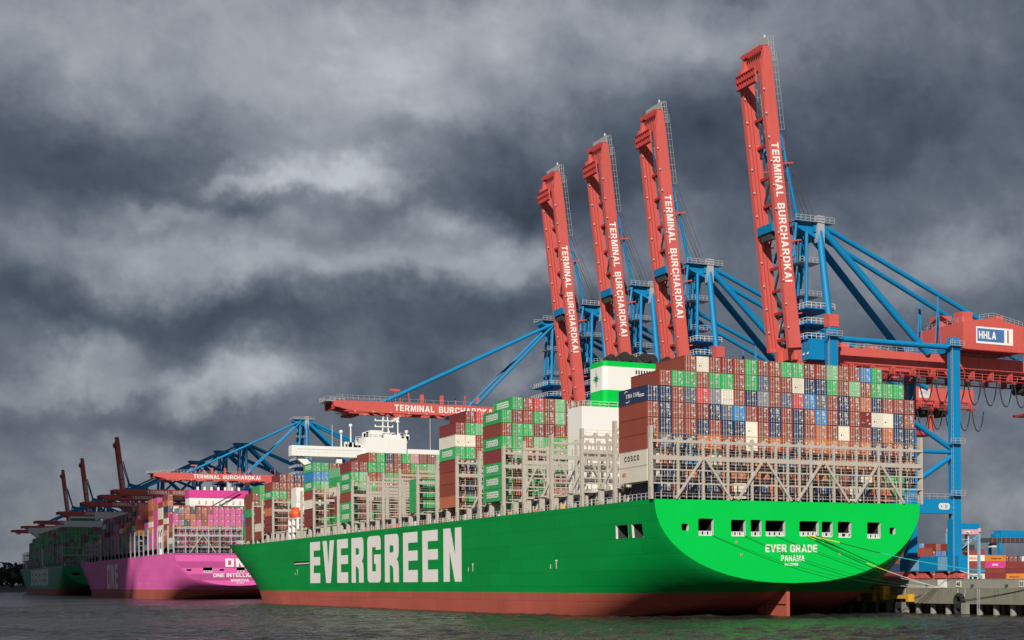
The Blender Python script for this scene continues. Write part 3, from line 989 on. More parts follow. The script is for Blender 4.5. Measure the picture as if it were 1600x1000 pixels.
def container(code, x, y, z, label, group, ends='bars', side_text=None):
    """x, y, z: port aft lower corner.  ends: bars (doors with separate locking bars), doors (bars in the door), plain, reefer"""
    m = M['c_' + code]
    c = link('container', BODY, None, (x, y, z))
    setmat(c, m)
    tag(c, label, 'container', group)
    if code == 'w' and ends in ('bars', 'doors') and crnd.random() < 0.85:
        ends = 'reefer'
    if ends == 'reefer':
        d = link('refrigeration_unit', REEFER, c, (x, y, z))
    else:
        v = crnd.randrange(4)
        for s in (0, 1):
            d = link('door', DOORS[(s, v, ends == 'doors')], c, (x, y, z))
            setmat(d, m)
            if ends == 'bars':
                link('locking_bar', BARS[s], d, (x, y, z))
    if side_text:
        txt, tm, h, w, off = side_text
        t = MB()
        caps(t, txt, (x, y + CL * off, z + 1.4 - h / 2 + .1), (0, -1, 0), (0, 0, 1), h, tm, w, 0.012, gap=.10 if txt == 'EVERGREEN' else .42)
        part('lettering', t, c, (x, y, z))
    return c


ORD = ['first', 'second', 'third', 'fourth', 'fifth', 'sixth', 'seventh', 'eighth', 'ninth', 'tenth', 'eleventh', 'twelfth', 'thirteenth',
       'fourteenth', 'fifteenth', 'sixteenth', 'seventeenth', 'eighteenth', 'nineteenth', 'twentieth', 'twenty-first', 'twenty-second', 'twenty-third']
X0, CP, TP = 0.3, 2.50, 2.845
ZROW = 33.14


class Stuff:
    """all the containers beyond the individually built ones"""
    def __init__(s):
        s.mb = MB()

    def add(s, code, x, y, z, L=CL, bars=True, H=CHT):
        m = 'c_' + code
        s.mb.box(x + .03, x + CW - .03, y + .06, y + L, z, z + H, m)
        if bars:
            if code != 'w':
                for xx in (.42, .93, 1.51, 2.02):
                    s.mb.face([(x + xx - .05, y + .03, z + .1), (x + xx + .05, y + .03, z + .1), (x + xx + .05, y + .03, z + H - .1), (x + xx - .05, y + .03, z + H - .1)], 'bar')
                if crnd.random() < .8:
                    s.mb.face([(x + 1.35, y + .02, z + 2.1), (x + 1.9, y + .02, z + 2.1), (x + 1.9, y + .02, z + 2.4), (x + 1.35, y + .02, z + 2.4)], 'decal')
            e = .12
            for xx in (x, x + CW - e):
                s.mb.box(xx, xx + e, y, y + .12, z, z + H, m)


STUFF = Stuff()


def pick(weights):
    return crnd.choices(list(weights), list(weights.values()))[0]


# ---------------------------------------------------------------- the green ship
green = thing('container_ship', 'huge bright green container ship with its square stern towards the viewer', 'ship', (CX, 0, 0), 'container ships moored along the quay')
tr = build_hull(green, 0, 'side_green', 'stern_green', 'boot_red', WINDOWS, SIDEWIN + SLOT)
t = MB()
caps(t, 'EVER GRADE', (22.91, 0, 11.9), (1, 0, 0), (0, 0, 1), 1.4, 'letter', 11.06, 0.025)
part('lettering', t, tr)
t = MB()
caps(t, 'PANAMA', (26.2, 0, 10.25), (1, 0, 0), (0, 0, 1), 1.1, 'letter', 5.0, 0.025)
part('lettering', t, tr)
t = MB()
caps(t, 'IMO', (26.94, 0, 9.4), (1, 0, 0), (0, 0, 1), 0.48, 'letter', 0.95, 0.025)
for k in range(7):                         # the digits are too small to read in the photograph
    t.face([(28.1 + k * .25, -.025, 9.4), (28.28 + k * .25, -.025, 9.4), (28.28 + k * .25, -.025, 9.88), (28.1 + k * .25, -.025, 9.88)], 'letter')
part('lettering', t, tr)
# small marks on the transom: fairlead plates with orange patches
for x, z in ((16.9, 14.0 - .3), (17.9, 11.4), (38.9, 11.6)):
    b = MB()
    b.box(x - .22, x + .22, -.05, -.004, z - .22, z + .22, 'steel')
    b.box(x - .12, x + .12, -.09, -.05, z - .12, z + .12, 'orange')
    part('towing_plate', b, tr)

# the painted name: block letters of the hull side, u runs aft, v up, in letter boxes
GL = {
    'E': [[(0, 0), (1, 0), (1, .24), (.36, .24), (.36, .43), (1, .43), (1, .63), (.36, .63), (.36, .79), (1, .79), (1, 1), (0, 1)]],
    'V': [[(.30, 0), (.70, 0), (1, 1), (.62, 1), (.50, .42), (.38, 1), (0, 1)]],
    'R': [[(0, 0), (.36, 0), (.36, .36), (.46, .36), (.60, .30), (.62, 0), (1, 0), (1, .30), (.96, .42), (.86, .475), (.96, .53), (1, .62), (1, .90), (.95, .97), (.86, 1), (0, 1)],
          [(.36, .62), (.36, .77), (.56, .77), (.63, .74), (.63, .65), (.56, .62)]],
    'G': [[(.14, 0), (.86, 0), (.96, .035), (1, .10), (1, .60), (.50, .60), (.50, .40), (.63, .40), (.63, .24), (.36, .24), (.36, .76), (.63, .76), (.63, .70),
           (1, .70), (1, .90), (.96, .965), (.86, 1), (.14, 1), (.04, .965), (0, .90), (0, .10), (.04, .035)]],
    'N': [[(0, 0), (.35, 0), (.35, .56), (.63, 0), (1, 0), (1, 1), (.65, 1), (.65, .50), (.40, 1), (0, 1)]],
}


def hull_name(ship, word, spans, z0, z1, m, x=-0.03):
    for ch, (a, b) in zip(word, spans):
        mb = MB()
        poly_fill([[(a + (b - a) * u, z0 + (z1 - z0) * v) for u, v in lp] for lp in GL[ch]], m, mb, lambda u, v: (x, u, v))
        part('letter', mb, ship)


# letter edges measured along the hull (bow side, stern side)
NAME_SPANS = [(250.7, 238.0), (234.9, 221.0), (217.6, 205.3), (201.5, 188.7), (184.7, 171.4), (167.6, 154.6), (150.7, 138.1), (134.2, 121.7), (117.4, 103.9)]
hull_name(green, 'EVERGREEN', NAME_SPANS, 6.98, 19.65, 'letter')

# deck-edge stanchions, coamings, rail
sm = MB()
sm.hexa([(-.55, -.5, 0), (.55, -.5, 0), (.55, .5, 0), (-.55, .5, 0), (-.3, -.35, 3.3), (.55, -.35, 3.3), (.55, .35, 3.3), (-.3, .35, 3.3)], 'beige')
sm.box(-.45, .9, -.75, .75, 3.0, 3.35, 'beige')
sme = sm.mesh('stanchion')
y = 17.0
while y < 330:
    for dy in (0.0, 7.6):
        link('stanchion', sme, green, (0.95, y + dy, ZDECK - .04))
        link('stanchion', sme, green, (56.85, y + dy, ZDECK - .04))
    y += 15.35
b = MB()
for xx in (2.9, 54.3):
    b.box(xx, xx + .6, 16, 325, ZDECK - .02, 24.1, 'dark')
b.box(2.9, 54.9, 16.2, 324, 22.2, 22.6, 'dark')
part('hatch_coaming', b, green)
b = MB()
b.rail((0.25, 1, ZDECK), (0.25, 318, ZDECK), 'grey_white', 1.1, 1.9, 0.035)
r0 = random.Random(5)
for i in range(150):                       # vents, boxes and lashing bins crowding the side passage
    yy = r0.uniform(18, 322)
    hh = r0.uniform(.4, 1.5)
    b.box(1.6, 2.1 + r0.uniform(0, .5), yy, yy + r0.uniform(.4, 1.3), ZDECK - .03, ZDECK + hh, r0.choice(['beige', 'grey_white', 'dark', 'orange', 'side_green', 'decal_orange', 'steel']))
part('side_rail', b, green)

for y, z in ((96.0, 9.3), (268.0, 9.6), (45.0, 9.4)):          # tug push marks and draught figures
    b = MB()
    b.box(-.04, -.012, y - .12, y + .12, z, z + 1.5, 'letter')
    b.box(-.04, -.012, y - .55, y + .55, z + 1.5, z + 1.75, 'letter')
    b.box(-.04, -.012, y + 3.0, y + 3.25, z, z + .9, 'letter')
    part('hull_mark', b, green)
# rudder
b = MB()
b.hexa([(28.55, 2.2, -3), (29.25, 2.2, -3), (29.4, 13.2, -3), (28.4, 13.2, -3), (28.55, 2.2, 5.45), (29.25, 2.2, 5.45), (29.35, 13.2, 1.4), (28.45, 13.2, 1.4)], 'boot_red')
rud = part('rudder', b, green)
b = MB()
for pp, qq in (((28.42, 2.3, 2.25), (28.36, 10.2, 2.25)), ((28.36, 10.2, 2.25), (28.36, 10.2, -.5))):
    b.beam(pp, qq, .12, .12, 'black')
part('rudder_seam', b, rud)

# stern lashing frame
lashing_bridge(green, 0.75, 'beige', full=[0, 2, 4, 6, 8, 10, 11, 12, 13, 15, 17, 19, 21, 23], apex=(4, 9, 14, 19))
LBY = [16.3, 32.0, 47.8, 63.5, 75.9, 91.5, 107.6, 123.0, 138.5, 154.2, 169.6, 185.0, 201.0, 216.9, 232.4, 246.3, 262.6, 304.0, 321.0, 337.0, 352.2, 367.5]
for i, yy in enumerate(LBY):
    inset = 0 if yy < 345 else (yy - 345) * 0.2
    x0 = 0.3 + round(inset / 2.5) * 2.5
    lashing_bridge(green, yy, 'beige', apex=(3, 8, 15, 20) if i < 8 else (), z=(24.2, 26.9, 29.6, 32.3, 35.0), top=35.2, x0=x0, x1=57.8 - (x0 - .3),
                   step=2.5, detail=1 if i > 6 else 2)

# engine casing and funnel
b = MB()
b.box(7.8, 50, 50, 57.5, ZDECK - .03, 42.9, 'white')
cas = part('engine_casing', b, green)
b = MB()
b.rail((7.9, 50.1, 42.9), (49.9, 50.1, 42.9), 'grey_white', 1.1, 2.0, .04)
b.rail((7.9, 50.1, 42.9), (7.9, 57.4, 42.9), 'grey_white', 1.1, 2.0, .04)
part('casing_rail', b, cas)
b = MB()
for zz0, zz1, mm in ((42.93, 46.6, 'stern_green'), (46.6, 51.5, 'white'), (51.5, 52.6, 'stern_green')):
    pts = rrect(12.9, 33.0, 50.5, 58.2, 1.0, 4)
    for (ax, ay), (bx, by) in zip(pts, pts[1:] + pts[:1]):
        b.face([(ax, ay, zz0), (bx, by, zz0), (bx, by, zz1), (ax, ay, zz1)], mm)
b.face([(x, y, 52.5) for x, y in rrect(12.9, 33.0, 50.5, 58.2, 1.0, 4)], 'soot')
fun = part('funnel', b, green, smooth=40)
b = MB()
for i in range(9):
    for r in range(3):
        if r == 0 or i < 6 or (r == 1 and i < 9):
            x = 20.2 + i * .62 + (i // 6) * 1.6
            b.box(x, x + .28, 50.40, 50.495, 50.2 - r * 1.25, 51.0 - r * 1.25, 'black')
part('louvre', b, fun)
b = MB()
st = []
for i in range(16):
    a = math.radians(90 + i * 22.5)
    r = (1.45 if i % 8 == 0 else (1.2 if i % 4 == 0 else 1.0)) if i % 2 == 0 else 0.46
    if i % 8 == 0:
        r = 2.2
    st.append((54.3 + r * 1.5 * math.cos(a), 49.1 + r * math.sin(a)))
poly_fill([st], 'side_green', b, lambda u, v: (12.87, u, v))
part('star_emblem', b, fun)
b = MB()
r0 = random.Random(8)
for x, yy, rr, hh in ((15.5, 54, 1.0, 1.4), (18.2, 53, 1.3, 1.9), (20.6, 55, 1.1, 1.7), (22.8, 53, 1.2, 2.2), (25.2, 54.6, 1.4, 1.9), (28.0, 53, 1.0, 1.6), (30.5, 54, .8, 1.1)):
    b.tube((x, yy, 52.4), (x + .2, yy + .5, 52.4 + hh * .6), rr, 'soot', 10)
    b.tube((x + .2, yy + 1.2, 52.3 + hh * .6), (x + .5, yy - 1.0, 52.9 + hh * .5), rr * .95, 'soot', 10)
part('exhaust_pipe', b, fun)

# bridge deckhouse
b = MB()
b.box(24.4, 38.4, 276, 289, ZDECK - .03, 55.6, 'white')
b.box(26.2, 30.0, 276.5, 282, 55.6, 58.0, 'white')
b.box(31.0, 37.0, 278, 286, 55.6, 56.8, 'white')
dk = part('deckhouse', b, green)
b = MB()
b.box(0.4, 57.4, 276.6, 281.0, 48.7, 52.1, 'white')
b.box(2.0, 24.2, 276.54, 276.6, 50.9, 51.2, 'grey_white')
wing = part('bridge_wing', b, dk)
b = MB()
b.beam((3.0, 279, 48.7), (14.5, 279, 38.5), 2.0, 2.4, 'white', up=(0, 1, 0))
b.beam((54.8, 279, 48.7), (43.3, 279, 38.5), 2.0, 2.4, 'white', up=(0, 1, 0))
b.box(15.2, 17.0, 277.5, 280.5, 44.6, 48.7, 'white')
b.box(41.2, 43.0, 277.5, 280.5, 44.6, 48.7, 'white')
b.box(3, 55, 282, 289, ZDECK, 38.6, 'white')
part('wing_support', b, dk)
b = MB()
for x in (31.2, 33.4):
    b.beam((x, 280, 56), (x + (.5 if x < 32 else -.5), 280, 66.0), .34, .34, 'white')
b.beam((32.3, 282, 56), (32.3, 280.4, 66.0), .34, .34, 'white')
for z in (57.5, 59.5, 61.5, 63.2, 64.6):
    w = 3.4 if z in (59.5, 61.5, 64.6) else 1.8
    b.box(32.3 - w, 32.3 + w * .75, 279.6, 280.6, z, z + .3, 'white')
    for s in (-1, 0.75):
        b.box(32.3 + s * w - .12, 32.3 + s * w + .12, 279.8, 280.4, z, z + .8, 'white')
for x, zt in ((20.6, 59.6), (36.6, 61.5), (39.6, 58.2), (17.4, 57.4)):
    b.tube((x, 280, 52), (x, 280, zt), .22, 'white', 6)
    b.ball((x, 280, zt), .62, 'white', 8, 6)
b.rail((24.6, 276.2, 55.6), (38.2, 276.2, 55.6), 'white', 1.1, 1.6, .05)
b.rail((24.6, 288.8, 55.6), (38.2, 288.8, 55.6), 'white', 1.1, 1.6, .05)
r0 = random.Random(2)
for i in range(46):
    x = r0.uniform(18, 39)
    zb = 55.6 if x > 24.4 else 52.1
    b.box(x, x + r0.uniform(.4, 1.4), 279, 280.5, zb, zb + r0.uniform(.8, 2.2), 'white')
for x, z0, z1 in ((14.2, 52.1, 59.5), (47.5, 52.1, 64.5)):
    b.tube((x, 279, z0), (x, 279, z1), .06, 'white', 5)
part('radar_mast', b, dk)
b = MB()
b.face([(34.4, 279.8, 61.2), (37.0, 279.8, 62.4), (37.0, 279.8, 63.3), (34.4, 279.8, 62.1)], 'letter')
b.face([(34.4, 279.8, 62.1), (37.0, 279.8, 63.3), (37.0, 279.8, 63.9), (34.4, 279.8, 62.7)], 'orange')
part('flag', b, dk)
b = MB()
for k in range(16):
    x = 1.2 + k * 1.42
    b.box(x, x + 1.1, 276.55, 276.6, 50.0, 50.01, 'glass')
for k in range(9):
    x = 24.9 + k * 1.48
    b.box(x, x + 1.1, 288.99, 289.03, 53.2, 54.5, 'glass')
part('window', b, dk)

# bow: low breakwater frames and foremast
b = MB()
for yy in (366, 380, 394):
    h = 23.4
    b.box(14 + (yy - 366) * .22, 44 - (yy - 366) * .22, yy, yy + .4, 21, h, 'beige')
b.tube((28.9, 415, 22.8), (28.9, 415, 34), .3, 'beige', 8)
b.rail((5.2, 392, 22.6), (1.4, 340, 21.4), 'grey_white', 1.3, 2, .06)
part('breakwater', b, green)

# free passage lifeboats in orange, hung above the side passage
def lifeboat(y, z, x, label):
    b = MB()
    n = 10
    rings = []
    for i in range(n + 1):
        u = i / n
        r = 1.75 * (1 - abs(2 * u - 1) ** 2.6) ** .5 + 0.05
        rings.append((y - 4.2 + 8.4 * u, r))
    for (ya, ra), (yb, rb) in zip(rings[:-1], rings[1:]):
        b.tube((x, ya, z), (x, yb, z), ra, 'orange', 12, rb, caps=False)
    b.box(x - .9, x + .9, y - 2.2, y + 1.0, z + 1.2, z + 2.1, 'orange')
    b.box(x - .95, x + .95, y - 2.0, y + .8, z + 1.5, z + 1.8, 'glass')
    solo('lifeboat', b, label, 'lifeboat', (x, y, z), 'lifeboats of the green ship', smooth=40)


lifeboat(281, 29.8, 2.4, 'round orange lifeboat above the white ladder frame below the green ship bridge wing')
lifeboat(368, 26.6, 7.2, 'red orange lifeboat near the bow of the green ship')
b = MB()
for yy in (271.5, 277, 283):
    b.box(.6, 1.4, yy - .25, yy + .25, ZDECK, 28.2, 'white')
    b.box(3.4, 4.0, yy - .25, yy + .25, ZDECK, 28.2, 'white')
for z in (23.5, 25.8, 28.0):
    b.box(.6, 4.0, 271.3, 283.2, z, z + .25, 'white')
b.box(.7, 3.9, 271.4, 274.0, 33.4, 35.2, 'white')
part('lifeboat_davit', b, green)

# ---------------------------------------------------------------- containers of the green ship
G1 = 'containers stacked behind the green stern'
ROWS = {  # bottom row first; columns from the port corner
    0: 'rbrrb rbbwrbrb rorwr rbobb'.replace(' ', ''),
    1: 'rbrrd beBrdbrb rBrbr dwwbr'.replace(' ', ''),
    2: 'bbres ywrbyres Berbr obrrd'.replace(' ', ''),
    3: '-rggr ggrgerrw bbgrp rggg-'.replace(' ', ''),
    4: '---rw rdrgrrgg drprr Bg---'.replace(' ', ''),
}
TIERN = ['lowest', 'second', 'third', 'fourth', 'top']
for r, row in ROWS.items():
    for c, code in enumerate(row[:23]):
        if code == '-':
            continue
        nm = PAINT[code][0]
        lab = f'{nm} container, {TIERN[r]} tier above the stern frame, {ORD[c]} column from the outer corner'
        txt = None
        if (r, c) == (2, 0):
            lab = 'navy container with white lettering on the corner of the stern stack'
            txt = ('CMA CGM', 'letter', 0.75, 5.6, .72)
        ends = 'plain' if (r, c) == (1, 18) else 'bars'
        o = container(code, X0 + CP * c + .03, 2.4, ZROW + TP * r, lab, G1, ends, txt)
        if (r, c) == (2, 0):
            a = MB()
            for s, yc, zc in ((1, 8.7, 2.05), (-1, 8.3, .75)):
                pts = [(yc + 1.0 * math.cos(math.radians(q)) * s, zc - .25 * s + .55 * math.sin(math.radians(q)) * s) for q in range(20, 131, 18)]
                for (ya, za), (yb, zb) in zip(pts[:-1], pts[1:]):
                    a.face([(X0 + .018, 2.4 + ya, ZROW + TP * 2 + za), (X0 + .018, 2.4 + yb, ZROW + TP * 2 + zb),
                            (X0 + .018, 2.4 + yb, ZROW + TP * 2 + zb + .16 * s), (X0 + .018, 2.4 + ya, ZROW + TP * 2 + za + .16 * s)], 'letter')
            for z in (1.25, .95):
                a.face([(X0 + .018, 2.4 + 3.4, ZROW + TP * 2 + z), (X0 + .018, 2.4 + 1.0, ZROW + TP * 2 + z), (X0 + .018, 2.4 + 1.0, ZROW + TP * 2 + z + .16), (X0 + .018, 2.4 + 3.4, ZROW + TP * 2 + z + .16)], 'letter')
            part('swoosh_mark', a, o)
LOWW = {'b': 4.2, 'r': 3.2, 'o': 4.2, 'd': .8, 'e': 1.2, 'w': .6, 'B': .8}
for r in range(4):
    for c in range(23):
        if c in (0, 22):
            continue
        code = pick(LOWW)
        if c >= 21 and r < 2:
            code = 'g'
        if (r, c) in ((1, 20), (1, 15)):
            code = 'p'
        nm = PAINT[code][0]
        lab = f'{nm} container behind the stern frame, {ORD[3 - r]} tier down, {ORD[c]} column from outer corner'
        container(code, X0 + CP * c + .03, 2.4, ZROW - TP * (4 - r), lab, G1, 'doors')
for r, (code, txt, nm) in enumerate((('w', ('uasc', 'orange', .7, 1.6, .88), 'cream container with small red lettering, lowest at the corner of the stern stack'),
                                     ('w', ('COSCO', 'black', .95, 6.4, .80), 'cream white container with black lettering at the outer corner of the stern stack'),
                                     ('r', None, 'rust brown container directly above the cream one with black lettering'))):
    container(code, X0 + .03, 2.4, ZROW - TP * (3 - r), nm, G1, 'doors', txt)
    container(pick(LOWW), X0 + CP * 22 + .03, 2.4, ZROW - TP * (3 - r), f'container behind the stern frame at its quay end, {ORD[2 - r]} tier below its top', G1, 'doors')

EV = ('EVERGREEN', 'decal_white', 1.35, 7.4, .80)


def bay(Y, col0, doors, name, first=0, jmax=13, zc0=24.6):
    """one bay: port column (bottom to top codes) and door rows {tier: codes from column first}"""
    grp = 'containers stacked in the ' + name
    for i, code in enumerate(col0):
        if code == '-':
            continue
        nm = PAINT[code][0]
        ev = code == 'g'
        lab = f'{nm} container, {ORD[i]} from bottom, outermost column, {name}'
        container(code, X0 + CP * first + .03, Y, zc0 + TP * i, lab, grp, 'bars', EV if ev else None)
    for tier, (c0, row) in doors.items():
        for j, code in enumerate(row):
            if code == '-':
                continue
            nm = PAINT[code][0]
            lab = f'{nm} container, {ORD[tier]} tier, {ORD[c0 + j]} column in, {name}'
            ev = code == 'g' and j == 0
            container(code, X0 + CP * (c0 + j + first) + .03, Y, zc0 + TP * tier, lab, grp, 'bars', EV if ev else None)
    # everything lower and further in
    top = max(list(doors) + [len(col0) - 1])
    for c in range(1, 23 - 2 * first):
        for tier in range(-1, top + (1 if c > 2 else 0)):
            if tier in doors and doors[tier][0] <= c < doors[tier][0] + len(doors[tier][1]):
                continue
            if tier > top - 2 and c > jmax:
                continue
            STUFF.add(pick({'r': 5, 'd': 2, 'g': 4, 'p': 1, 'b': 1, 'w': .6, 'o': 1}), X0 + CP * (c + first) + .03, Y, zc0 + TP * tier)


bay(77.3, 'gggdgrg', {4: (1, 'grpgggr'), 5: (1, 'ggddrr'), 6: (1, 'drgrpd'), 7: (1, 'grsrprr')}, 'bay before the white casing')
bay(108.9, 'orrdgwd', {4: (1, 'gr'), 5: (1, 'wr'), 6: (1, 'gpd'), 7: (1, 'dss')}, 'bay with the cream edge container')
bay(203.0, 'ggrggd', {4: (1, 'prrg'), 5: (1, 'rggrrr'), 6: (2, 'rgbrgn')}, 'bay above the ship name')
bay(247.8, 'ddwrgBg', {4: (1, 'ppr'), 5: (1, 'Bgg'), 6: (1, 'grr')}, 'bay under the bridge wing')
bay(305.8, 'ddodgr', {3: (1, 'rgpw'), 4: (1, 'grgb'), 5: (1, 'rrrr'), 6: (1, 'drbr')}, 'bay nearest the bow')
bay(226.0, '', {6: (3, 'rr')}, 'bay just aft of the bridge')
for tr_ in range(3):
    for c in range(4):
        STUFF.add('g', X0 + CP * c + .03, 140.0, 24.6 + TP * tr_ - (TP if tr_ == 2 else 0) * 0, L=6.06)
for yb, c0, nt in ((322.6, 0, 5), (338.5, 0, 7), (353.7, 1, 7), (369.0, 2, 6)):
    for c in range(c0, 23 - c0):
        for tr_ in range(nt - (1 if c < c0 + 1 else 0)):
            if c > c0 + 7 and tr_ < nt - 2:
                continue
            STUFF.add(pick({'r': 3, 'd': 1.4, 'g': 3, 'p': 1.6, 'o': 1, 'l': .6, 'w': .5}), X0 + CP * c + .03, yb, 22.6 + TP * tr_)

# ---------------------------------------------------------------- the pink ship
PY = 508.8
pink = thing('container_ship', 'bright pink container ship moored behind the green bow', 'ship', (CX, PY, 0), 'container ships moored along the quay')
PW = [(5.6, 7.9, 13.1, 13.9), (12.8, 17.0, 12.4, 14.6), (20.0, 22.2, 13.1, 13.9), (27.6, 31.4, 12.4, 14.6), (36.0, 38.2, 13.1, 13.9), (41.0, 45.2, 12.4, 14.6), (50.0, 52.3, 13.1, 13.9)]
tr = build_hull(pink, PY, 'pink', 'pink', 'boot_red', PW, [])
GL['O'] = [[(0, 0), (1, 0), (1, 1), (0, 1)], [(.32, .22), (.32, .78), (.68, .78), (.68, .22)]]
b = MB()
for ch, (a, c) in zip('ONE', ((22.6, 26.4), (27.2, 31.2), (32.0, 35.6))):
    poly_fill([[(a + (c - a) * u, 14.9 + 3.8 * v) for u, v in lp] for lp in GL[ch]], 'letter', b, lambda u, v: (u, PY - .03, v))
part('lettering', b, tr)
b = MB()
caps(b, 'ONE INTELLIGENCE', (17.2, PY, 10.2), (1, 0, 0), (0, 0, 1), 1.7, 'letter', 23.4, 0.03)
part('lettering', b, tr)
b = MB()
caps(b, 'MONROVIA', (25.0, PY, 8.1), (1, 0, 0), (0, 0, 1), 1.2, 'letter', 8.0, 0.03)
part('lettering', b, tr)
b = MB()
b.text('IMO', (27.5, PY, 7.2), (1, 0, 0), (0, 0, 1), 0.5, 'letter', 0.03, 3.4, 0.03)
part('lettering', b, tr)
hull_name(pink, 'ONE', [(PY + 232, PY + 218), (PY + 214, PY + 202), (PY + 198, PY + 187)], 4.9, 18.6, 'letter')
lashing_bridge(pink, PY + .75, 'lash_grey', apex=(5, 18), full=range(0, 24, 2), z=(24.0, 26.8, 29.6, 32.8), top=33.4)
for i in range(1, 24):
    lashing_bridge(pink, PY + .9 + i * 15.2, 'lash_grey', z=(24.2, 27.0, 29.8, 32.6), top=33.0, step=5.0, rails=False, detail=1)
b = MB()
b.box(1.0, 1.6, PY + 2, PY + 330, ZDECK - .03, 24.0, 'dark')
b.box(1.0, 56.8, PY + 2, PY + 345, 22.0, 23.8, 'dark')
part('hatch_coaming', b, pink)
b = MB()
b.box(23.0, 52.0, PY + 96, PY + 108, ZDECK, 46.0, 'white')
b.box(23.0, 52.0, PY + 95.9, PY + 108.1, 43.4, 47.4, 'pink_band')
b.box(23.0, 52.0, PY + 96, PY + 108, 47.41, 51.4, 'white')
b.box(22.8, 52.2, PY + 95.8, PY + 108.2, 51.42, 55.4, 'pink_band')
for k in range(7):
    x = 27 + k * 3.4
    b.box(x, x + .8, PY + 95.6, PY + 95.78, 48.4, 50.2, 'grey_white')
    b.box(x, x + 1.0, PY + 98, PY + 99, 55.4, 57.2, 'white')
cas = part('engine_casing', b, pink)
b = MB()
b.tube((44, PY + 102, 55.3), (44, PY + 102, 61.5), 1.5, 'steel', 10)
b.tube((36, PY + 102, 55.3), (36, PY + 102, 58.0), .5, 'dark', 8)
part('exhaust_pipe', b, cas)
b = MB()
b.beam((22.5, PY + 94, 40.5), (47, PY + 94, 55), .5, .5, 'dark')
b.box(19, 50, PY + 93, PY + 94.6, 39.4, 40.2, 'grey_white')
b.rail((19, PY + 93, 40.2), (50, PY + 93, 40.2), 'grey_white', 1.2, 3, .06)
part('stores_crane', b, pink)
b = MB()
b.box(.4, 57.4, PY + 286, PY + 291, 47.5, 51.5, 'white')
b.box(22, 37, PY + 285, PY + 297, ZDECK, 54.5, 'white')
part('deckhouse', b, pink)
for y in (36, 262):
    b = MB()
    for dy in (0, 5):
        b.box(.2, .9, PY + y + dy, PY + y + dy + .6, 20.0, 33.0, 'white')
    b.box(.2, 2.4, PY + y, PY + y + 5.6, 31.8, 33.5, 'white')
    part('gangway_frame', b, pink)
PK = {'k': 5, 'n': .6, 'd': 2, 'r': 1.5, 'w': .8, 'b': 1, 'o': 1, 'e': 1, 'a': .6}
MIX = {'r': 2.4, 'd': 3, 'o': 1, 'a': .5, 'b': 2, 'e': 1.2, 'y': .5, 'w': .5, 'k': .6}
prow = ['o', 'rroaaykkb', 'kk', 'yook']
for tier in range(7):
    for c in range(23):
        if tier == 6 and c < 1:
            continue
        code = pick({'r': 2, 'o': 1.8, 'y': 1, 'k': 2, 'b': .6, 'w': .3}) if c < 6 else (pick({'k': 14, 'r': .4, 'd': .2}) if tier > 3 or c > 11 else pick({'k': 4, 'd': 2, 'r': 2, 'o': 1.5, 'e': 1, 'b': .6}))
        STUFF.add(code, X0 + CP * c + .03, PY + 2.5, 23.0 + 2.70 * tier, H=2.66)
SIDE = ['ronrwrbor', 'bwrwrwwr', 'kkkkkkkok', 'kkkaworoo', 'yb-yk', 'eeyb', 'bebadd', 'dedbe', 'eaedro', 'beoea', 'ebbdw', 'kkkkkk', 'eebk', 'bedb', 'eded', 'kkkkkkkk']
for bay_i in range(21):
    y = PY + 2.5 + 15.2 * bay_i
    sc = SIDE[bay_i - 1] if 0 < bay_i < len(SIDE) else ''
    nt = 7 if bay_i < 4 else (9 if bay_i in (8, 9, 10) else 8)
    for c in range(23):
        if bay_i == 0:
            break
        if bay_i in (6,) or bay_i in (18,):
            continue
        if bay_i > 18 and not 3 <= c <= 19:
            continue
        for tier in range(nt if c > 0 else (len(sc) or 5)):
            if c == 0 and tier < len(sc):
                code = sc[tier]
                if code == '-':
                    continue
            elif c > 4 and 0 < tier < nt - 2:
                continue
            else:
                code = pick(MIX)
            STUFF.add(code, X0 + CP * c + .03, y, 24.2 + 2.72 * tier, H=2.68, bars=(bay_i < 3 and tier > nt - 3))

# ---------------------------------------------------------------- the third ship
TY = 988.0
third = thing('container_ship', 'dark green container ship in the cloud shade, farthest of the moored ships', 'ship', (CX, TY, 0), 'container ships moored along the quay')
TW = [(6, 12, 14.5, 16), (15, 21, 14.5, 16), (24, 30, 14.5, 16), (33, 40, 14.5, 16), (44, 50, 14.5, 16)]
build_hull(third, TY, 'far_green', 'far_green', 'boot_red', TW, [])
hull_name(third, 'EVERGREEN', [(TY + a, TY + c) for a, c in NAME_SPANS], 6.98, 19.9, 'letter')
lashing_bridge(third, TY + .75, 'lash_grey', apex=(4, 9, 14), full=range(0, 24, 4), z=(24.2, 29.0, 34.0), top=36, step=2.5, rails=False, detail=1)
for i in range(1, 23):
    lashing_bridge(third, TY + .9 + i * 15.2, 'lash_grey', full=range(0, 12, 4), z=(24.2, 29.0, 34.0), top=35, step=5.0, rails=False, detail=1)
b = MB()
b.box(7, 50, TY + 50, TY + 58, ZDECK, 55.0, 'white')
b.box(11, 28, TY + 50.5, TY + 57.5, 57.0, 61.5, 'white')
b.box(11.3, 27.7, TY + 50.8, TY + 57.2, 55.0, 57.0, 'far_green')
part('engine_casing', b, third)
b = MB()
b.box(.4, 57.4, TY + 277, TY + 282, 52.5, 57.0, 'white')
b.box(22, 37, TY + 275, TY + 287, ZDECK, 60.5, 'white')
b.hexa([(8, TY + 278, 47), (50, TY + 278, 47), (50, TY + 281, 47), (8, TY + 281, 47), (2, TY + 278, 52.5), (56, TY + 278, 52.5), (56, TY + 281, 52.5), (2, TY + 281, 52.5)], 'white')
part('deckhouse', b, third)
for y in (150, 300):
    b = MB()
    b.box(.0, .9, TY + y, TY + y + 4, 19.5, 36 if y < 200 else 26, 'white')
    part('gangway_frame', b, third)
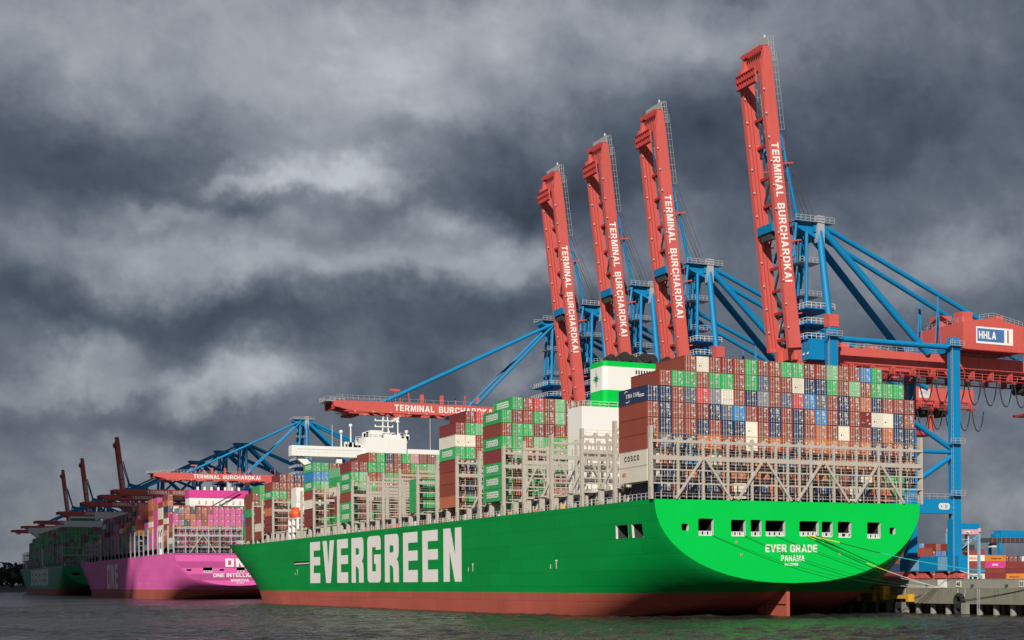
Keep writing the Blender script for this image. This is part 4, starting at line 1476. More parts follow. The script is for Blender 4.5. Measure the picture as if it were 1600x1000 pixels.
TM = {'g': 6, 'd': 2, 'r': 1.2, 'b': 1, 'e': 1}
for bay_i in range(21):
    y = TY + 2.5 + 15.2 * bay_i
    nt = 9 if bay_i < 12 else (8 if bay_i < 16 else 7)
    for c in range(23):
        if bay_i in (3, 18) or (bay_i > 18 and not 3 <= c <= 19):
            continue
        for tier in range(nt):
            if c > 1 and tier < nt - 1 and bay_i > 0:
                continue
            STUFF.add(pick(TM), X0 + CP * c + .03, y, 24.2 + 2.76 * tier, H=2.7, bars=bay_i == 0)

# ---------------------------------------------------------------- quay
QZ = 6.45
q = MB()
q.box(66, 760, -400, 1900, 0.5, QZ - .004, 'concrete')
q.box(60.6, 66, -400, 1900, 1.9, 4.95, 'concrete')
q.box(62.0, 760, -400, 1900, 4.96, QZ, 'apron')
q.box(69, 760, -400, 1900, -4, 0.5, 'black')
quay = tag(link('quay', q.mesh('quay', (60.6, 0, 0)), None, (60.6, 0, 0)), 'concrete quay on piles along the berths', 'quay', kind='structure')
q = MB()
q.box(.0, .55, 0, 11.9, 0, 1.62, 'concrete_pale')
q.box(-.04, .6, 0, 11.9, 1.62, 1.74, 'concrete_pale')
pme = q.mesh('parapet_panel')
for i in range(-14, 4):
    link('parapet_panel', pme, quay, (61.35, -3.2 - 12.0 * i - 12, 4.97))
q = MB()
q.box(-.06, .12, 0, 5.9, 0.05, 2.95, 'concrete')
fme = q.mesh('face_panel')
for i in range(-20, 60):
    link('face_panel', fme, quay, (60.55, i * 6.0, 1.95))
q = MB()
q.tube((0, 0, -4), (0, 0, 1.9), .62, 'pile', 12, caps=False)
pile = q.mesh('pile', smooth=40)
for i in range(-30, 90):
    link('pile', pile, quay, (61.9, -2.7 + i * 5.05, 0))
    if i < 40:
        link('pile', pile, quay, (65.6, -0.2 + i * 5.05, 0))
# number plates, white switch box
for i, (y, txt) in enumerate(((-6.9, '48'), (-26.2, '50'))):
    b = MB()
    b.box(61.2, 61.33, y - .75, y + .75, 5.15, 6.35, 'grey_white')
    b.text(txt, (61.19, y + .6, 5.35), (0, -1, 0), (0, 0, 1), .8, 'black', .03, 1.2, .012)
    solo('number_plate', b, ('white berth number plate 48 on the parapet beside the crane leg' if i == 0 else 'white berth number plate 50 on the parapet near the frame edge'),
         'sign', (61.2, y, 5.15), 'berth number plates on the parapet')
b = MB()
b.box(60.9, 61.3, -3.05, -.5, 5.05, 6.62, 'grey_white')
b.box(60.86, 60.9, -2.9, -.65, 5.2, 6.5, 'white')
solo('notice_board', b, 'blank white board on the parapet at the foot of the blue crane leg', 'board', (61, -1.8, 5.0))


def fender(y, z, label):
    b = MB()
    R, r = 1.15, .48
    for zz, k in ((z, 1.0), (z - 1.6, .9)):
        n = 14
        ring = [(60.0 - .1, y + R * k * math.cos(2 * math.pi * i / n), zz + R * k * math.sin(2 * math.pi * i / n)) for i in range(n + 1)]
        for p1, p2 in zip(ring[:-1], ring[1:]):
            b.tube(p1, p2, r, 'rubber', 8)
    b.box(59.5, 60.4, y - 2.6, y - 1.2, 0.1, 2.2, 'pile')
    for dy in (-.9, .9):
        b.tube((60.3, y + dy, z), (60.5, y + dy * 1.4, 4.9), .07, 'steel', 5)
    solo('tyre_fender', b, label, 'fender', (60, y, z), 'tyre fenders hung on the quay wall', smooth=50)


fender(11.2, 2.3, 'black tyre fender hanging below the yellow beam end by the green stern')
fender(-8.9, 2.5, 'black tyre fender pair hanging on the quay wall under the number plate')
for y, lab in ((15.9, 'steel ladder on the quay wall beside the yellow beam'), (-14.6, 'steel ladder on the quay wall between bare piles')):
    b = MB()
    for dy in (-.3, .3):
        b.beam((60.15, y + dy, -.5), (60.15, y + dy, 4.9), .1, .1, 'steel')
    for i in range(14):
        b.beam((60.15, y - .3, -.3 + i * .37), (60.15, y + .3, -.3 + i * .37), .06, .06, 'steel')
    solo('ladder', b, lab, 'ladder', (60.15, y, 0), 'ladders on the quay wall')
b = MB()
b.box(58.9, 60.3, 15.5, 37, 3.9, 4.7, 'yellow')
b.box(58.7, 60.4, 15.4, 16.6, 2.6, 5.4, 'yellow')
b.box(59.1, 60.3, 6.9, 14.5, 2.9, 3.6, 'yellow')
b.box(58.9, 60.3, 6.6, 7.6, 2.3, 3.8, 'yellow')
for y in (20, 26, 32):
    b.box(59.3, 60.2, y, y + .6, 2.3, 3.9, 'yellow')
b.rail((59.0, 15.8, 4.7), (59.0, 36, 4.7), 'yellow', .9, 3, .05)
solo('fender_beam', b, 'yellow steel fender beam along the quay under the green stern', 'fender beam', (59.5, 20, 4))

for i, y in enumerate((-22.0, -11.5, 3.4)):
    b = MB()
    b.tube((61.0, y, 4.9), (61.0, y, 5.5), .22, 'dark', 10)
    b.tube((61.0, y, 5.5), (61.0, y, 5.7), .34, 'dark', 10)
    solo('bollard', b, ['dark iron bollard on the quay ledge nearest the frame edge', 'dark iron bollard on the ledge near the number plate by the crane leg', 'dark iron bollard holding the white ropes by the white board'][i],
         'bollard', (61, y, 4.9), 'bollards on the quay ledge')
fender(-33.0, 2.5, 'black tyre fender under the last number plate at the frame edge')

# mooring ropes
def rope(p, q, sag, r, m, label, mid=None):
    b = MB()
    p, q = Vector(p), Vector(q)
    n = 16
    pts = [p.lerp(q, i / n) - Vector((0, 0, sag * 4 * (i / n) * (1 - i / n))) for i in range(n + 1)]
    for i, (a, c) in enumerate(zip(pts[:-1], pts[1:])):
        mm = m
        if mid:
            for lo, hi, m2 in mid:
                if lo <= (i + .5) / n < hi:
                    mm = m2
        b.tube(a, c, r, mm, 5, caps=False)
    solo('mooring_rope', b, label, 'rope', tuple(p), 'mooring ropes from the green stern')


RG = [((11.8, -.2, 14.95), (60.9, -1.6, 5.1), 2.4, .04, 'rope_dark', 'dark rope from the opening nearest the outer corner of the stern', [(.8, 1, 'rope_white')]),
      ((18.4, -.2, 14.9), (60.9, -1.5, 5.1), 1.9, .04, 'rope_dark', 'dark rope running down across the word PANAMA', [(.82, 1, 'rope_white')]),
      ((25.0, -.2, 14.9), (60.9, -1.3, 5.1), .7, .04, 'rope_dark', 'dark rope above the ship name running to the quay', [(.72, 1, 'rope_white')]),
      ((31.6, -.2, 14.95), (60.9, -1.1, 5.0), .7, .07, 'rope_dark', 'rope with yellow and white lengths from the wide stern opening to the quay', [(0, .06, 'rope_yellow'), (.42, .62, 'rope_yellow'), (.62, 1, 'rope_white')]),
      ((32.2, -.1, 15.0), (38.0, -1.4, 13.7), .0, .10, 'rope_yellow', 'short bright yellow rope at the sill of the wide stern opening', None),
      ((33.6, -.1, 15.0), (66.0, -9.0, 8.2), .8, .08, 'rope_cyan', 'pale cyan rope from the green stern past the crane sill', [(.0, .4, 'rope_dark')]),
      ((66.0, -1.0, 8.3), (60.3, -36, 3.2), .3, .11, 'rope_white', 'thick white rope running down across the parapet to the frame edge', None),
      ((61.0, 1.0, 4.9), (59.8, 9.0, 2.4), .2, .06, 'rubber', 'black rope on the quay wall above the yellow beam end', None),
      ((60.4, -28, 4.7), (60.2, -7.5, 2.6), .2, .06, 'rubber', 'black rope slung along the quay wall toward the tyre fender', None)]
for p, q_, sag, r, m, lab, mid in RG:
    rope(p, q_, sag, r, m, lab, mid)


# ---------------------------------------------------------------- quay cranes
XR = 65.5                      # water-side rail
CREF = (XR, 0.0, QZ)


class Crane:
    def __init__(s, raised):
        s.root = thing('quay_crane', 'x', 'crane', CREF)
        s.raised = raised
        th = math.radians(83.7) if raised else 0.0
        s.hx, s.hz = 58.7, 57.7
        s.cu, s.su = math.cos(th), math.sin(th)

    def B(s, u, y, w):
        """boom coordinates: u from the hinge to the tip, w up when the boom is down"""
        return (s.hx - u * s.cu + w * s.su, y, s.hz + u * s.su + w * s.cu)

    def bhex(s, mb, u0, u1, y0, y1, w0, w1, m, taper=None):
        t = taper or (w0, w1)
        c = [s.B(u0, y0, w0), s.B(u1, y0, t[0]), s.B(u1, y1, t[0]), s.B(u0, y1, w0), s.B(u0, y0, w1), s.B(u1, y0, t[1]), s.B(u1, y1, t[1]), s.B(u0, y1, w1)]
        mb.hexa(c, m)


def build_crane(raised):
    cr = Crane(raised)
    R = cr.root
    B = cr.B
    XL = 98.6
    R_, BL = 'crane_red', 'crane_blue'
    part_ = lambda n, b, p=R, sm=None: part(n, b, p, None, sm)
    # legs on bogies, sill beams
    for x, zt in ((XR, 62.6), (XL, 62.2)):
        for y in (-9, 9):
            b = MB()
            b.box(x - 1.1, x + 1.1, y - .95, y + .95, 12.0, zt, BL)
            b.hexa([(x - 1.5, y - 1.05, 8.5), (x + 1.2, y - 1.05, 8.5), (x + 1.2, y + 1.05, 8.5), (x - 1.5, y + 1.05, 8.5),
                    (x - 1.45, y - 1.0, 20.5), (x + 1.15, y - 1.0, 20.5), (x + 1.15, y + 1.0, 20.5), (x - 1.45, y + 1.0, 20.5)], BL)
            leg = part_('leg', b)
            b = MB()
            if x == XR:
                b.box(x - 1.25, x + 1.25, y - 1.1, y + 1.1, zt, zt + 2.7, R_)
                part_('leg_cap', b, leg)
            else:
                b.hexa([(x - 1.6, y - 1.2, zt - 2.5), (x + 1.6, y - 1.2, zt - 2.5), (x + 1.6, y + 1.2, zt - 2.5), (x - 1.6, y + 1.2, zt - 2.5),
                        (x - 1.1, y - 1.0, zt + .3), (x + .6, y - 1.0, zt + .3), (x + .6, y + 1.0, zt + .3), (x - 1.1, y + 1.0, zt + .3)], BL)
                part_('leg_head', b, leg)
            b = MB()
            z0 = 8.6 if y < 0 else 24
            lx, ly = x - 1.35, y - 1.1
            for q_ in (-.3, .3):
                b.beam((lx, ly + q_, z0), (lx, ly + q_, zt), .07, .07, 'steel')
            for i in range(int((zt - z0) / 1.2)):
                b.beam((lx, ly - .3, z0 + i * 1.2), (lx, ly + .3, z0 + i * 1.2), .06, .06, 'steel')
            for zz in (26, 38, 60.5):
                b.box(x - 2.4, x + 1.6, y - 2.0, y - .96, zz - .1, zz, 'steel')
                b.rail((x - 2.4, y - 2.0, zz), (x + 1.6, y - 2.0, zz), 'steel', 1.1, 1.3, .04)
            part_('ladder', b, leg)
        b = MB()
        b.box(x - 1.25, x + 1.25, -12, 12, 8.6, 12.1, BL)
        for y in (-6.5, 6.0):
            b.box(x - 1.3, x - 1.26, y - 2, y + 2.6, 8.8, 11.9, 'pale_blue')
        part_('sill_beam', b)
        for y in (-9.5, -3.6, 3.6, 9.5):
            b = MB()
            b.hexa([(x - .8, y - 2.4, QZ + .9), (x + .8, y - 2.4, QZ + .9), (x + .8, y + 2.4, QZ + .9), (x - .8, y + 2.4, QZ + .9),
                    (x - .8, y - 1.1, 8.6), (x + .8, y - 1.1, 8.6), (x + .8, y + 1.1, 8.6), (x - .8, y + 1.1, 8.6)], R_)
            for dy in (-1.7, 0, 1.7):
                b.tube((x - .45, y + dy, QZ + .55), (x + .45, y + dy, QZ + .55), .55, 'dark', 10)
                b.box(x - .85, x + .85, y + dy - .6, y + dy + .6, QZ + .5, QZ + 1.1, R_)
            part_('bogie', b)
    for y in (-9, 9):
        b = MB()
        b.box(XR + 1.1, XL - 1.1, y - .85, y + .85, 21.8, 25.1, BL)
        pb = part_('portal_beam', b)
        b = MB()
        b.rail((XR + 1.2, y - .9, 25.1), (XL - 1.2, y - .9, 25.1), 'steel', 1.2, 2.2, .04)
        part_('walkway_rail', b, pb)
        if y < 0:
            b = MB()
            poly_fill([rrect(93.4, 96.6, 22.7, 24.2, .7)], 'grey_white', b, lambda u, v: (u, y - .87, v))
            b.box(94.1, 94.4, y - .885, y - .873, 23.3, 23.6, 'black')
            b.box(95.2, 95.9, y - .885, y - .873, 23.1, 23.8, 'steel')
            part_('plate', b, pb)
        for p1, p2, rr in (((XL - .9, y, 36.8), (XR + .9, y, 54.0), .62), ((XL - .9, y, 36.0), (XR + .9, y, 36.0), .5), ((XL - .9, y, 35.0), (81, y, 25.0), .62)):
            b = MB()
            b.tube(p1, p2, rr, BL, 10)
            part_('brace', b, sm=40)
        b = MB()
        b.tube((XR + 1, y, 60.2), (XL - 1, y, 60.2), .62, BL, 10)
        part_('upper_tie', b, sm=40)
    for x, zz in ((XR, 36.5), (XL, 60.3), (XR, 60.6)):
        b = MB()
        b.box(x - .8, x + .8, -8.0, 8.0, zz - 1.1, zz + 1.1, BL)
        part_('cross_beam', b)
    # rear girders with festoon walkway
    for y in (-3.6, 3.6):
        b = MB()
        b.box(58.7, 148, y - .65, y + .65, 55.7, 59.2, R_)
        for k in range(15):
            x = 63 + k * 5.8
            b.box(x, x + .16, y - .72, y - .65, 55.9, 59.0, R_)
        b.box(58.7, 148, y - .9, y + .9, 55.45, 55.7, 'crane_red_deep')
        g = part_('girder', b)
        b = MB()
        b.box(60, 148, y + (-2.2 if y < 0 else .66), y + (-.66 if y < 0 else 2.2), 53.6, 53.75, 'crane_red_deep')
        yy = y + (-2.2 if y < 0 else 2.2)
        b.rail((60, yy, 53.75), (148, yy, 53.75), R_, 1.3, 2.6, .05)
        for k in range(16):
            x = 62 + k * 5.6
            b.box(x - .1, x + .1, min(yy, y), max(yy, y), 53.4, 55.6, R_)
        part_('walkway_rail', b, g)
        b = MB()
        b.rail((60, y, 59.2), (148, y, 59.2), 'steel', 1.1, 2.2, .04)
        part_('walkway_rail', b, g)
    b = MB()
    for k in range(16):
        x0, x1 = 77 + k * 4.6, 81.0 + k * 4.6
        pts = [(lerp(x0, x1, i / 8), -6.1, 53.2 - 5.6 * (1 - (2 * i / 8 - 1) ** 2) ** .8) for i in range(9)]
        b.path(pts, .15, 'black', 5)
        b.box(x0 - .4, x0 + .4, -6.3, -5.9, 53.0, 53.5, 'crane_red_deep')
    part_('festoon_cable', b)
    for x in (60.5, 80, 97, 118, 147):
        b = MB()
        b.box(x - .6, x + .6, -2.94, 2.94, 56.2, 58.8, R_)
        part_('cross_tie', b)
    b = MB()
    b.box(129.5, 133.2, -4.33, -4.27, 56.3, 58.7, 'grey_white')
    caps(b, 'ZPMC', (129.9, -4.33, 57.3), (1, 0, 0), (0, 0, 1), .95, 'steel', 2.9, .012)
    part_('maker_plate', b)
    # machinery house
    b = MB()
    x0, x1, y0, y1, z0, z1, zr = 101.2, 118.9, -9.2, 9.5, 60.2, 66.4, 68.0
    xm = 110.0
    b.face([(x0, y0, z0), (x1, y0, z0), (x1, y0, z1), (xm, y0, zr), (x0, y0, z1)], R_)
    b.face([(x1, y1, z0), (x0, y1, z0), (x0, y1, z1), (xm, y1, zr), (x1, y1, z1)], R_)
    b.face([(x0, y1, z0), (x0, y0, z0), (x0, y0, z1), (x0, y1, z1)], R_)
    b.face([(x1, y0, z0), (x1, y1, z0), (x1, y1, z1), (x1, y0, z1)], R_)
    b.face([(x0, y0, z1), (xm, y0, zr), (xm, y1, zr), (x0, y1, z1)], R_)
    b.face([(xm, y0, zr), (x1, y0, z1), (x1, y1, z1), (xm, y1, zr)], R_)
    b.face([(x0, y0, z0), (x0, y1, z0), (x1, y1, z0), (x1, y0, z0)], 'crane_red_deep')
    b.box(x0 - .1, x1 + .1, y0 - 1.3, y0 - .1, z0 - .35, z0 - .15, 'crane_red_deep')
    h = part_('machinery_house', b)
    b = MB()
    b.box(102.5, 105.5, -7, -3.6, 66.7, 69.2, R_)
    b.box(102.5, 106, 2.0, 6.0, 66.7, 69.6, R_)
    b.box(112.0, 114.2, -7.5, -5, 67.0, 68.8, R_)
    part_('roof_vent', b, h)
    b = MB()
    b.rail((106, y0 + .2, 67.3), (110, y0 + .2, 68.0), 'steel', 1.1, 1.3, .04)
    b.rail((110, y0 + .2, 68.0), (x1 - .2, y0 + .2, z1), 'steel', 1.1, 1.3, .04)
    b.rail((x0 + .1, y0 + .2, z1), (x0 + .1, y1, z1), 'steel', 1.1, 2.0, .04)
    b.rail((x0 - .1, y0 - 1.3, z0 - .15), (x1, y0 - 1.3, z0 - .15), R_, 1.1, 1.6, .04)
    part_('walkway_rail', b, h)
    b = MB()
    b.box(104.9, 115.6, y0 - .08, y0 - .01, 61.7, 65.6, 'white')
    b.box(105.2, 113.0, y0 - .12, y0 - .081, 62.2, 65.2, 'sign_blue')
    b.box(113.9, 114.3, y0 - .12, y0 - .081, 62.2, 65.2, 'crane_red_deep')
    sg = part_('sign', b, h)
    b = MB()
    caps(b, 'HHLA', (105.6, y0 - .12, 62.8), (1, 0, 0), (0, 0, 1), 1.8, 'white', 5.0, .015)
    # sub-part lettering shares the house level: thing > part > sub-part
    t = part_('lettering', b, h)
    # apex and A-frame
    AX, AZ = 66.3, 86.4
    b = MB()
    b.box(AX - 1.6, AX + 1.4, -3.0, 3.0, AZ - 1.6, AZ + .4, BL)
    b.hexa([(AX - 6.4, -2.6, AZ - .6), (AX, -2.6, AZ - 3.2), (AX, 2.6, AZ - 3.2), (AX - 6.4, 2.6, AZ - .6), (AX - 6.4, -2.6, AZ + .4), (AX, -2.6, AZ + .4), (AX, 2.6, AZ + .4), (AX - 6.4, 2.6, AZ + .4)], BL)
    ap = part_('apex_head', b)
    b = MB()
    b.box(AX - 6.6, AX + 3.4, -3.8, 3.8, AZ + .42, AZ + .52, 'steel')
    for yy in (-3.8, 3.8):
        b.rail((AX - 6.6, yy, AZ + .5), (AX + 3.4, yy, AZ + .5), 'steel', 1.2, 1.2, .05)
    b.box(AX - .9, AX + .9, -3.6, -2.2, AZ - 4, AZ + 2.0, 'steel')
    part_('apex_platform', b, ap)
    for y in (-9, 9):
        b = MB()
        b.tube((AX, y * .3, AZ - .8), (XR - .2, y * .98, 62.5), .78, BL, 12)
        part_('mast_column', b, sm=40)
        b = MB()
        b.tube((AX - 3.0, y * .25, AZ - 1.5), (XR - 3.4, y * .42, 59.2), .42, BL, 8)
        part_('mast_column', b, sm=40)
        b = MB()
        b.tube((AX + .5, y * .3, AZ - .5), (94.5, y * .5, 59.2), .85, BL, 12)
        part_('diagonal_strut', b, sm=40)
        b = MB()
        b.tube((AX + .8, y * .3, AZ), (132, y * .5, 59.0), .58, BL, 12)
        part_('backstay', b, sm=40)
        for xx in (97.0, 98.6):
            b = MB()
            b.tube((98.0, y * .41, AZ - (98 - AX) * .413), (xx, y * .42, 59.2), .16, BL, 6)
            part_('hanger', b)
    b = MB()
    r0 = random.Random(3)
    for k in range(9):
        z0 = 63 + k * 2.5
        b.beam((XR - 3.2, -2.6, z0), (XR - 1.2, 1.2, z0 + 2.5), .16, .16, BL)
        b.box(XR - 4.0, XR + 1.5, -2.4, 2.4, z0 - .06, z0, 'steel') if k % 3 == 0 else None
        if k % 3 == 0:
            b.rail((XR - 4.0, -2.4, z0), (XR + 1.5, -2.4, z0), 'steel', 1.1, 1.1, .05)
    b.tube((XR - 2.6, 2.2, 60), (XR - 1.9, 1.0, AZ - 2), .35, BL, 8)
    part_('mast_stair', b)
    b = MB()
    for z0 in (60.0, 63.4, 66.8):
        b.box(XR - 5.5, XR + 1.8, -7.6, 7.6, z0 - .15, z0, BL)
        b.rail((XR - 5.5, -7.6, z0), (XR + 1.8, -7.6, z0), 'grey_white', 1.2, 1.2, .05)
        b.rail((XR - 5.5, -7.6, z0), (XR - 5.5, 7.6, z0), 'grey_white', 1.2, 1.5, .05)
    for yy in (-7.4, -5.6):
        b.beam((XR - 5.4, yy, 56.5), (XR - 1.4, yy, 60), .12, .3, 'grey_white')
    b.box(XR - 5.0, XR - 1.2, -8.0, -4.6, 55.4, 59.8, BL)
    b.box(XR - 6.0, XR - 3.4, -4.6, -2.0, 54.6, 57.4, R_)
    part_('hinge_platform', b)
    # boom
    LB_ = 66.5 if raised else 63.0
    for y in (-4.4, 4.4):
        b = MB()
        cr.bhex(b, 0.5, 50, y - .5, y + .5, -1.45, 1.55, R_)
        cr.bhex(b, 50, LB_ - 5, y - .5, y + .5, -1.45, 1.55, R_, (-1.3, 1.5))
        cr.bhex(b, LB_ - 5, LB_, y - .5, y + .5, -1.3, 1.5, R_, (-.2, 1.3))
        if y > 0:
            for w in (-.75, 0.1):
                cr.bhex(b, 1.5, LB_ - 6, y - .56, y - .5, w - .08, w + .08, 'crane_red_deep')
        cr.bhex(b, 0.5, LB_ - 3, y - .68, y + .62, -1.62, -1.45, R_)
        bg = part_('boom_girder', b)
        if y < 0:
            b = MB()
            caps(b, 'TERMINAL BURCHARDKAI', B(45.5, y - .51, -.85), Vector(B(0, 0, 0)) - Vector(B(1, 0, 0)), Vector(B(0, 0, 1)) - Vector(B(0, 0, 0)), 1.8, 'white', 30.5, .02, gap=.16, space=.6)
            part_('lettering', b, bg)
        b = MB()
        up = Vector(B(0, 0, 1)) - Vector(B(0, 0, 0))
        b.rail(B(LB_ - 18, y, 1.7), B(LB_ - 1, y, 1.6), 'steel', 1.5, 1.6, .032, 2, up)
        b.rail(B(20, y, 1.75), B(LB_ - 20, y, 1.75), R_ if raised else 'steel', 1.0, 2.4, .03, 1, up)
        for u in (8, 24, 41):
            b.beam(B(u, y, 1.7), B(u + .2, y, 4.6), .3, .3, R_)
        for k in range(11):
            u = 5 + k * 5.2
            bx = B(u, y - .7, -1.5)
            b.box(bx[0] - .13, bx[0] + .13, bx[1] - .3, bx[1], bx[2] - .13, bx[2] + .13, 'grey_white')
        part_('walkway_rail', b, bg)
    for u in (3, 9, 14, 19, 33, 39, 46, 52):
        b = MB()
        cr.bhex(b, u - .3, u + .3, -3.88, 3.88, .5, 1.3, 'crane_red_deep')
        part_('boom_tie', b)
    b = MB()
    us = [4, 14, 24, 34, 44, 54]
    for i, (a, c) in enumerate(zip(us[:-1], us[1:])):
        s = 1 if i % 2 else -1
        b.beam(B(a, 3.7 * s, 1.1), B(c, -3.7 * s, 1.1), .4, .4, 'dark')
        b.beam(B(a, -3.7 * s, 1.1), B((a + c) / 2, 0, 1.1), .3, .3, 'dark')
        b.beam(B(a, -1.2, .4), B(c, -1.2, .4), .5, .35, BL if i > 1 else 'dark')
    part_('boom_lattice', b)
    b = MB()
    cr.bhex(b, 26.4, 28.2, -3.7, 3.0, -2.2, -1.3, BL)
    cr.bhex(b, 24.8, 26.4, -2.6, 2.0, -1.9, -.6, 'dark')
    part_('cable_support', b)
    b = MB()
    cr.bhex(b, LB_ - 4.2, LB_ - .6, -3.88, 3.88, .2, 1.35, R_)
    cr.bhex(b, LB_ - 7.6, LB_ - 4.3, -3.4, 4.9, -2.3, -1.95, R_)
    for k in range(8):
        yy = -3.2 + k * 1.12
        cr.bhex(b, LB_ - 7.5, LB_ - 4.4, yy, yy + .16, -2.6, -2.3, 'crane_red_deep')
    for k in range(3):
        u = LB_ - 7.5 + k * 1.45
        cr.bhex(b, u, u + .2, -3.5, 5.0, -2.6, -2.31, 'crane_red_deep')
    cr.bhex(b, LB_ - .5, LB_ + .4, -4.6, 4.6, .6, 1.0, 'crane_red_deep')
    for k in range(9):
        yy = -4.4 + k * 1.08
        cr.bhex(b, LB_ - .4, LB_ + .3, yy, yy + .12, -1.0, .6, 'crane_red_deep')
    tip = part_('boom_head', b)
    b = MB()
    up = Vector(B(0, 0, 1)) - Vector(B(0, 0, 0))
    for yy in (-4.6, 4.6):
        b.rail(B(LB_ - 3, yy, 1.3), B(LB_ + 2.2, yy, 1.3), 'steel', 1.2, 1.3, .05, 2, up)
    b.rail(B(LB_ + 2.2, -4.6, 1.3), B(LB_ + 2.2, 4.6, 1.3), 'steel', 1.2, 1.5, .05, 2, up)
    cr.bhex(b, LB_, LB_ + 2.2, -4.6, 4.6, 1.15, 1.3, 'steel')
    pz = B(LB_ + .4, -2, 1.2)
    if raised:
        b.tube(pz, (pz[0] + .4, pz[1], pz[2] + 3.0), .07, 'steel', 5)
        b.box(pz[0] + .3, pz[0] + .6, pz[1] - .15, pz[1] + .15, pz[2] + 2.3, pz[2] + 2.9, 'grey_white')
    else:
        pz = B(LB_ - 18, -3.6, 1.7)
        b.tube(pz, (pz[0], pz[1], pz[2] + 4.0), .09, R_, 5)
        b.box(pz[0] - 1.5, pz[0] + 1.5, pz[1] - .1, pz[1] + .1, pz[2] + 3.3, pz[2] + 3.9, R_)
        for u in (20, 31, 37):
            p0 = B(u, -3.6, 1.7)
            b.box(p0[0] - .5, p0[0] + .5, p0[1] - .4, p0[1] + .4, p0[2], p0[2] + 2.6, R_)
    part_('head_rail', b, tip)
    # forestays
    for y in (-2.6, 2.6):
        if raised:
            J = (60.6, y, 87.6)
            for p1, p2 in ((B(47.5, y * 1.6, 2.2), J), (J, B(20.5, y * 1.6, 2.2)), ((AX - 2, y, AZ), J)):
                b = MB()
                b.tube(p1, p2, .40 if p2 is J else .32, BL, 8)
                part_('forestay', b, sm=40)
        else:
            for u, rr in ((47.5, .5), (20.5, .36)):
                for dy in (0, .9 if u < 30 else 0):
                    if dy == 0 or u < 30:
                        b = MB()
                        b.tube((AX - 2, y + dy, AZ), B(u, y * 1.6 + dy * .3, 2.0), rr, BL, 8)
                        part_('forestay', b, sm=40)
                        if dy == 0 and u > 30:
                            break
    if raised:
        b = MB()
        for y in (-1.6, 0, 1.6):
            b.tube(B(50, y, 2.0), (AX - 1.5, y, AZ + 1.4), .06, 'dark', 4)
            b.tube(B(57, y * 1.2, 2.0), (AX - .5, y, AZ + 1.6), .05, 'dark', 4)
        part_('hoist_rope', b)
    # trolley and operator cab parked on the rear girder
    b = MB()
    for x in (127, 138):
        b.box(x - .5, x + .5, -3.2, 3.2, 54.2, 55.4, 'crane_red_deep')
    b.box(124, 141, -3.0, 3.0, 53.2, 54.3, 'dark')
    for k in range(7):
        x = 125 + k * 2.4
        b.tube((x, -2.4, 52.4), (x, 2.4, 52.4), .8, 'dark', 10)
    b.box(133.6, 135.0, -3.4, -2.6, 46.4, 54.0, R_)
    b.box(124.0, 135.0, -3.5, 2.0, 46.2, 46.7, 'crane_red_deep')
    tro = part_('trolley', b)
    b = MB()
    b.box(128.5, 131.5, -2.9, .2, 46.7, 49.4, 'crane_red_deep')
    b.box(128.4, 131.6, -3.0, .3, 47.6, 48.7, 'glass')
    part_('operator_cab', b, tro)
    return R


CL_ = [  # mid position along the quay, boom raised, label
    (54.7, True, 'quay crane with upright red boom nearest the viewer, its machinery house in view'),
    (108.9, True, 'quay crane with upright red boom, second nearest, in front of the tight pair'),
    (143.0, True, 'quay crane with upright red boom, middle one of the three beside the white funnel'),
    (177.0, True, 'quay crane whose upright red boom stands just behind the white star funnel'),
    (208.0, False, 'quay crane with boom lowered over the green ship, above its white bridge'),
    (538.8, False, 'sunlit quay crane with boom lowered just behind the green bow over the pink ship'),
    (682.8, False, 'shaded quay crane with boom lowered above the pink funnel'),
    (741.0, False, 'shaded quay crane with lowered boom directly under the longest legible shaded boom'),
    (829.0, False, 'shaded quay crane, third lowered boom down in the dark group over the pink ship'),
    (975.0, False, 'shaded quay crane with lowered boom over the bow of the pink ship'),
    (1106.0, True, 'dark quay crane with upright boom, tallest of the three upright ones far away'),
    (1153.0, False, 'distant quay crane, highest lowered boom over the dark green ship'),
    (1278.0, False, 'distant quay crane, middle lowered boom over the dark green ship'),
    (1344.0, True, 'dark quay crane with upright boom, middle of the three upright ones far away'),
    (1388.0, False, 'most distant quay crane with lowered boom, its tip farthest out over the river'),
    (1512.0, True, 'dark quay crane with upright boom, most distant and shortest of the upright ones'),
]
SKIP = {'walkway_rail', 'ladder', 'festoon_cable', 'mast_stair', 'hanger', 'bogie', 'head_rail', 'apex_platform', 'roof_vent', 'maker_plate', 'plate', 'operator_cab',
        'cable_support', 'hoist_rope', 'trolley', 'leg_head', 'boom_lattice'}


def copy_some(o, parent=None, loc=None, skip=()):
    c = o.copy()
    COL.objects.link(c)
    if parent is not None:
        c.parent = parent
    if loc is not None:
        c.location = loc
    for ch in o.children:
        if ch.name.split('.')[0] not in skip:
            copy_some(ch, c, None, skip)
    return c


first = {}
for y, raised, lab in CL_:
    loc = (XR, y, QZ)
    if raised not in first:
        o = build_crane(raised)
        o.location = loc
        first[raised] = o
    else:
        o = copy_some(first[raised], None, loc, SKIP if y > 600 else ())
    tag(o, lab, 'crane', 'blue and red quay cranes along the berths')

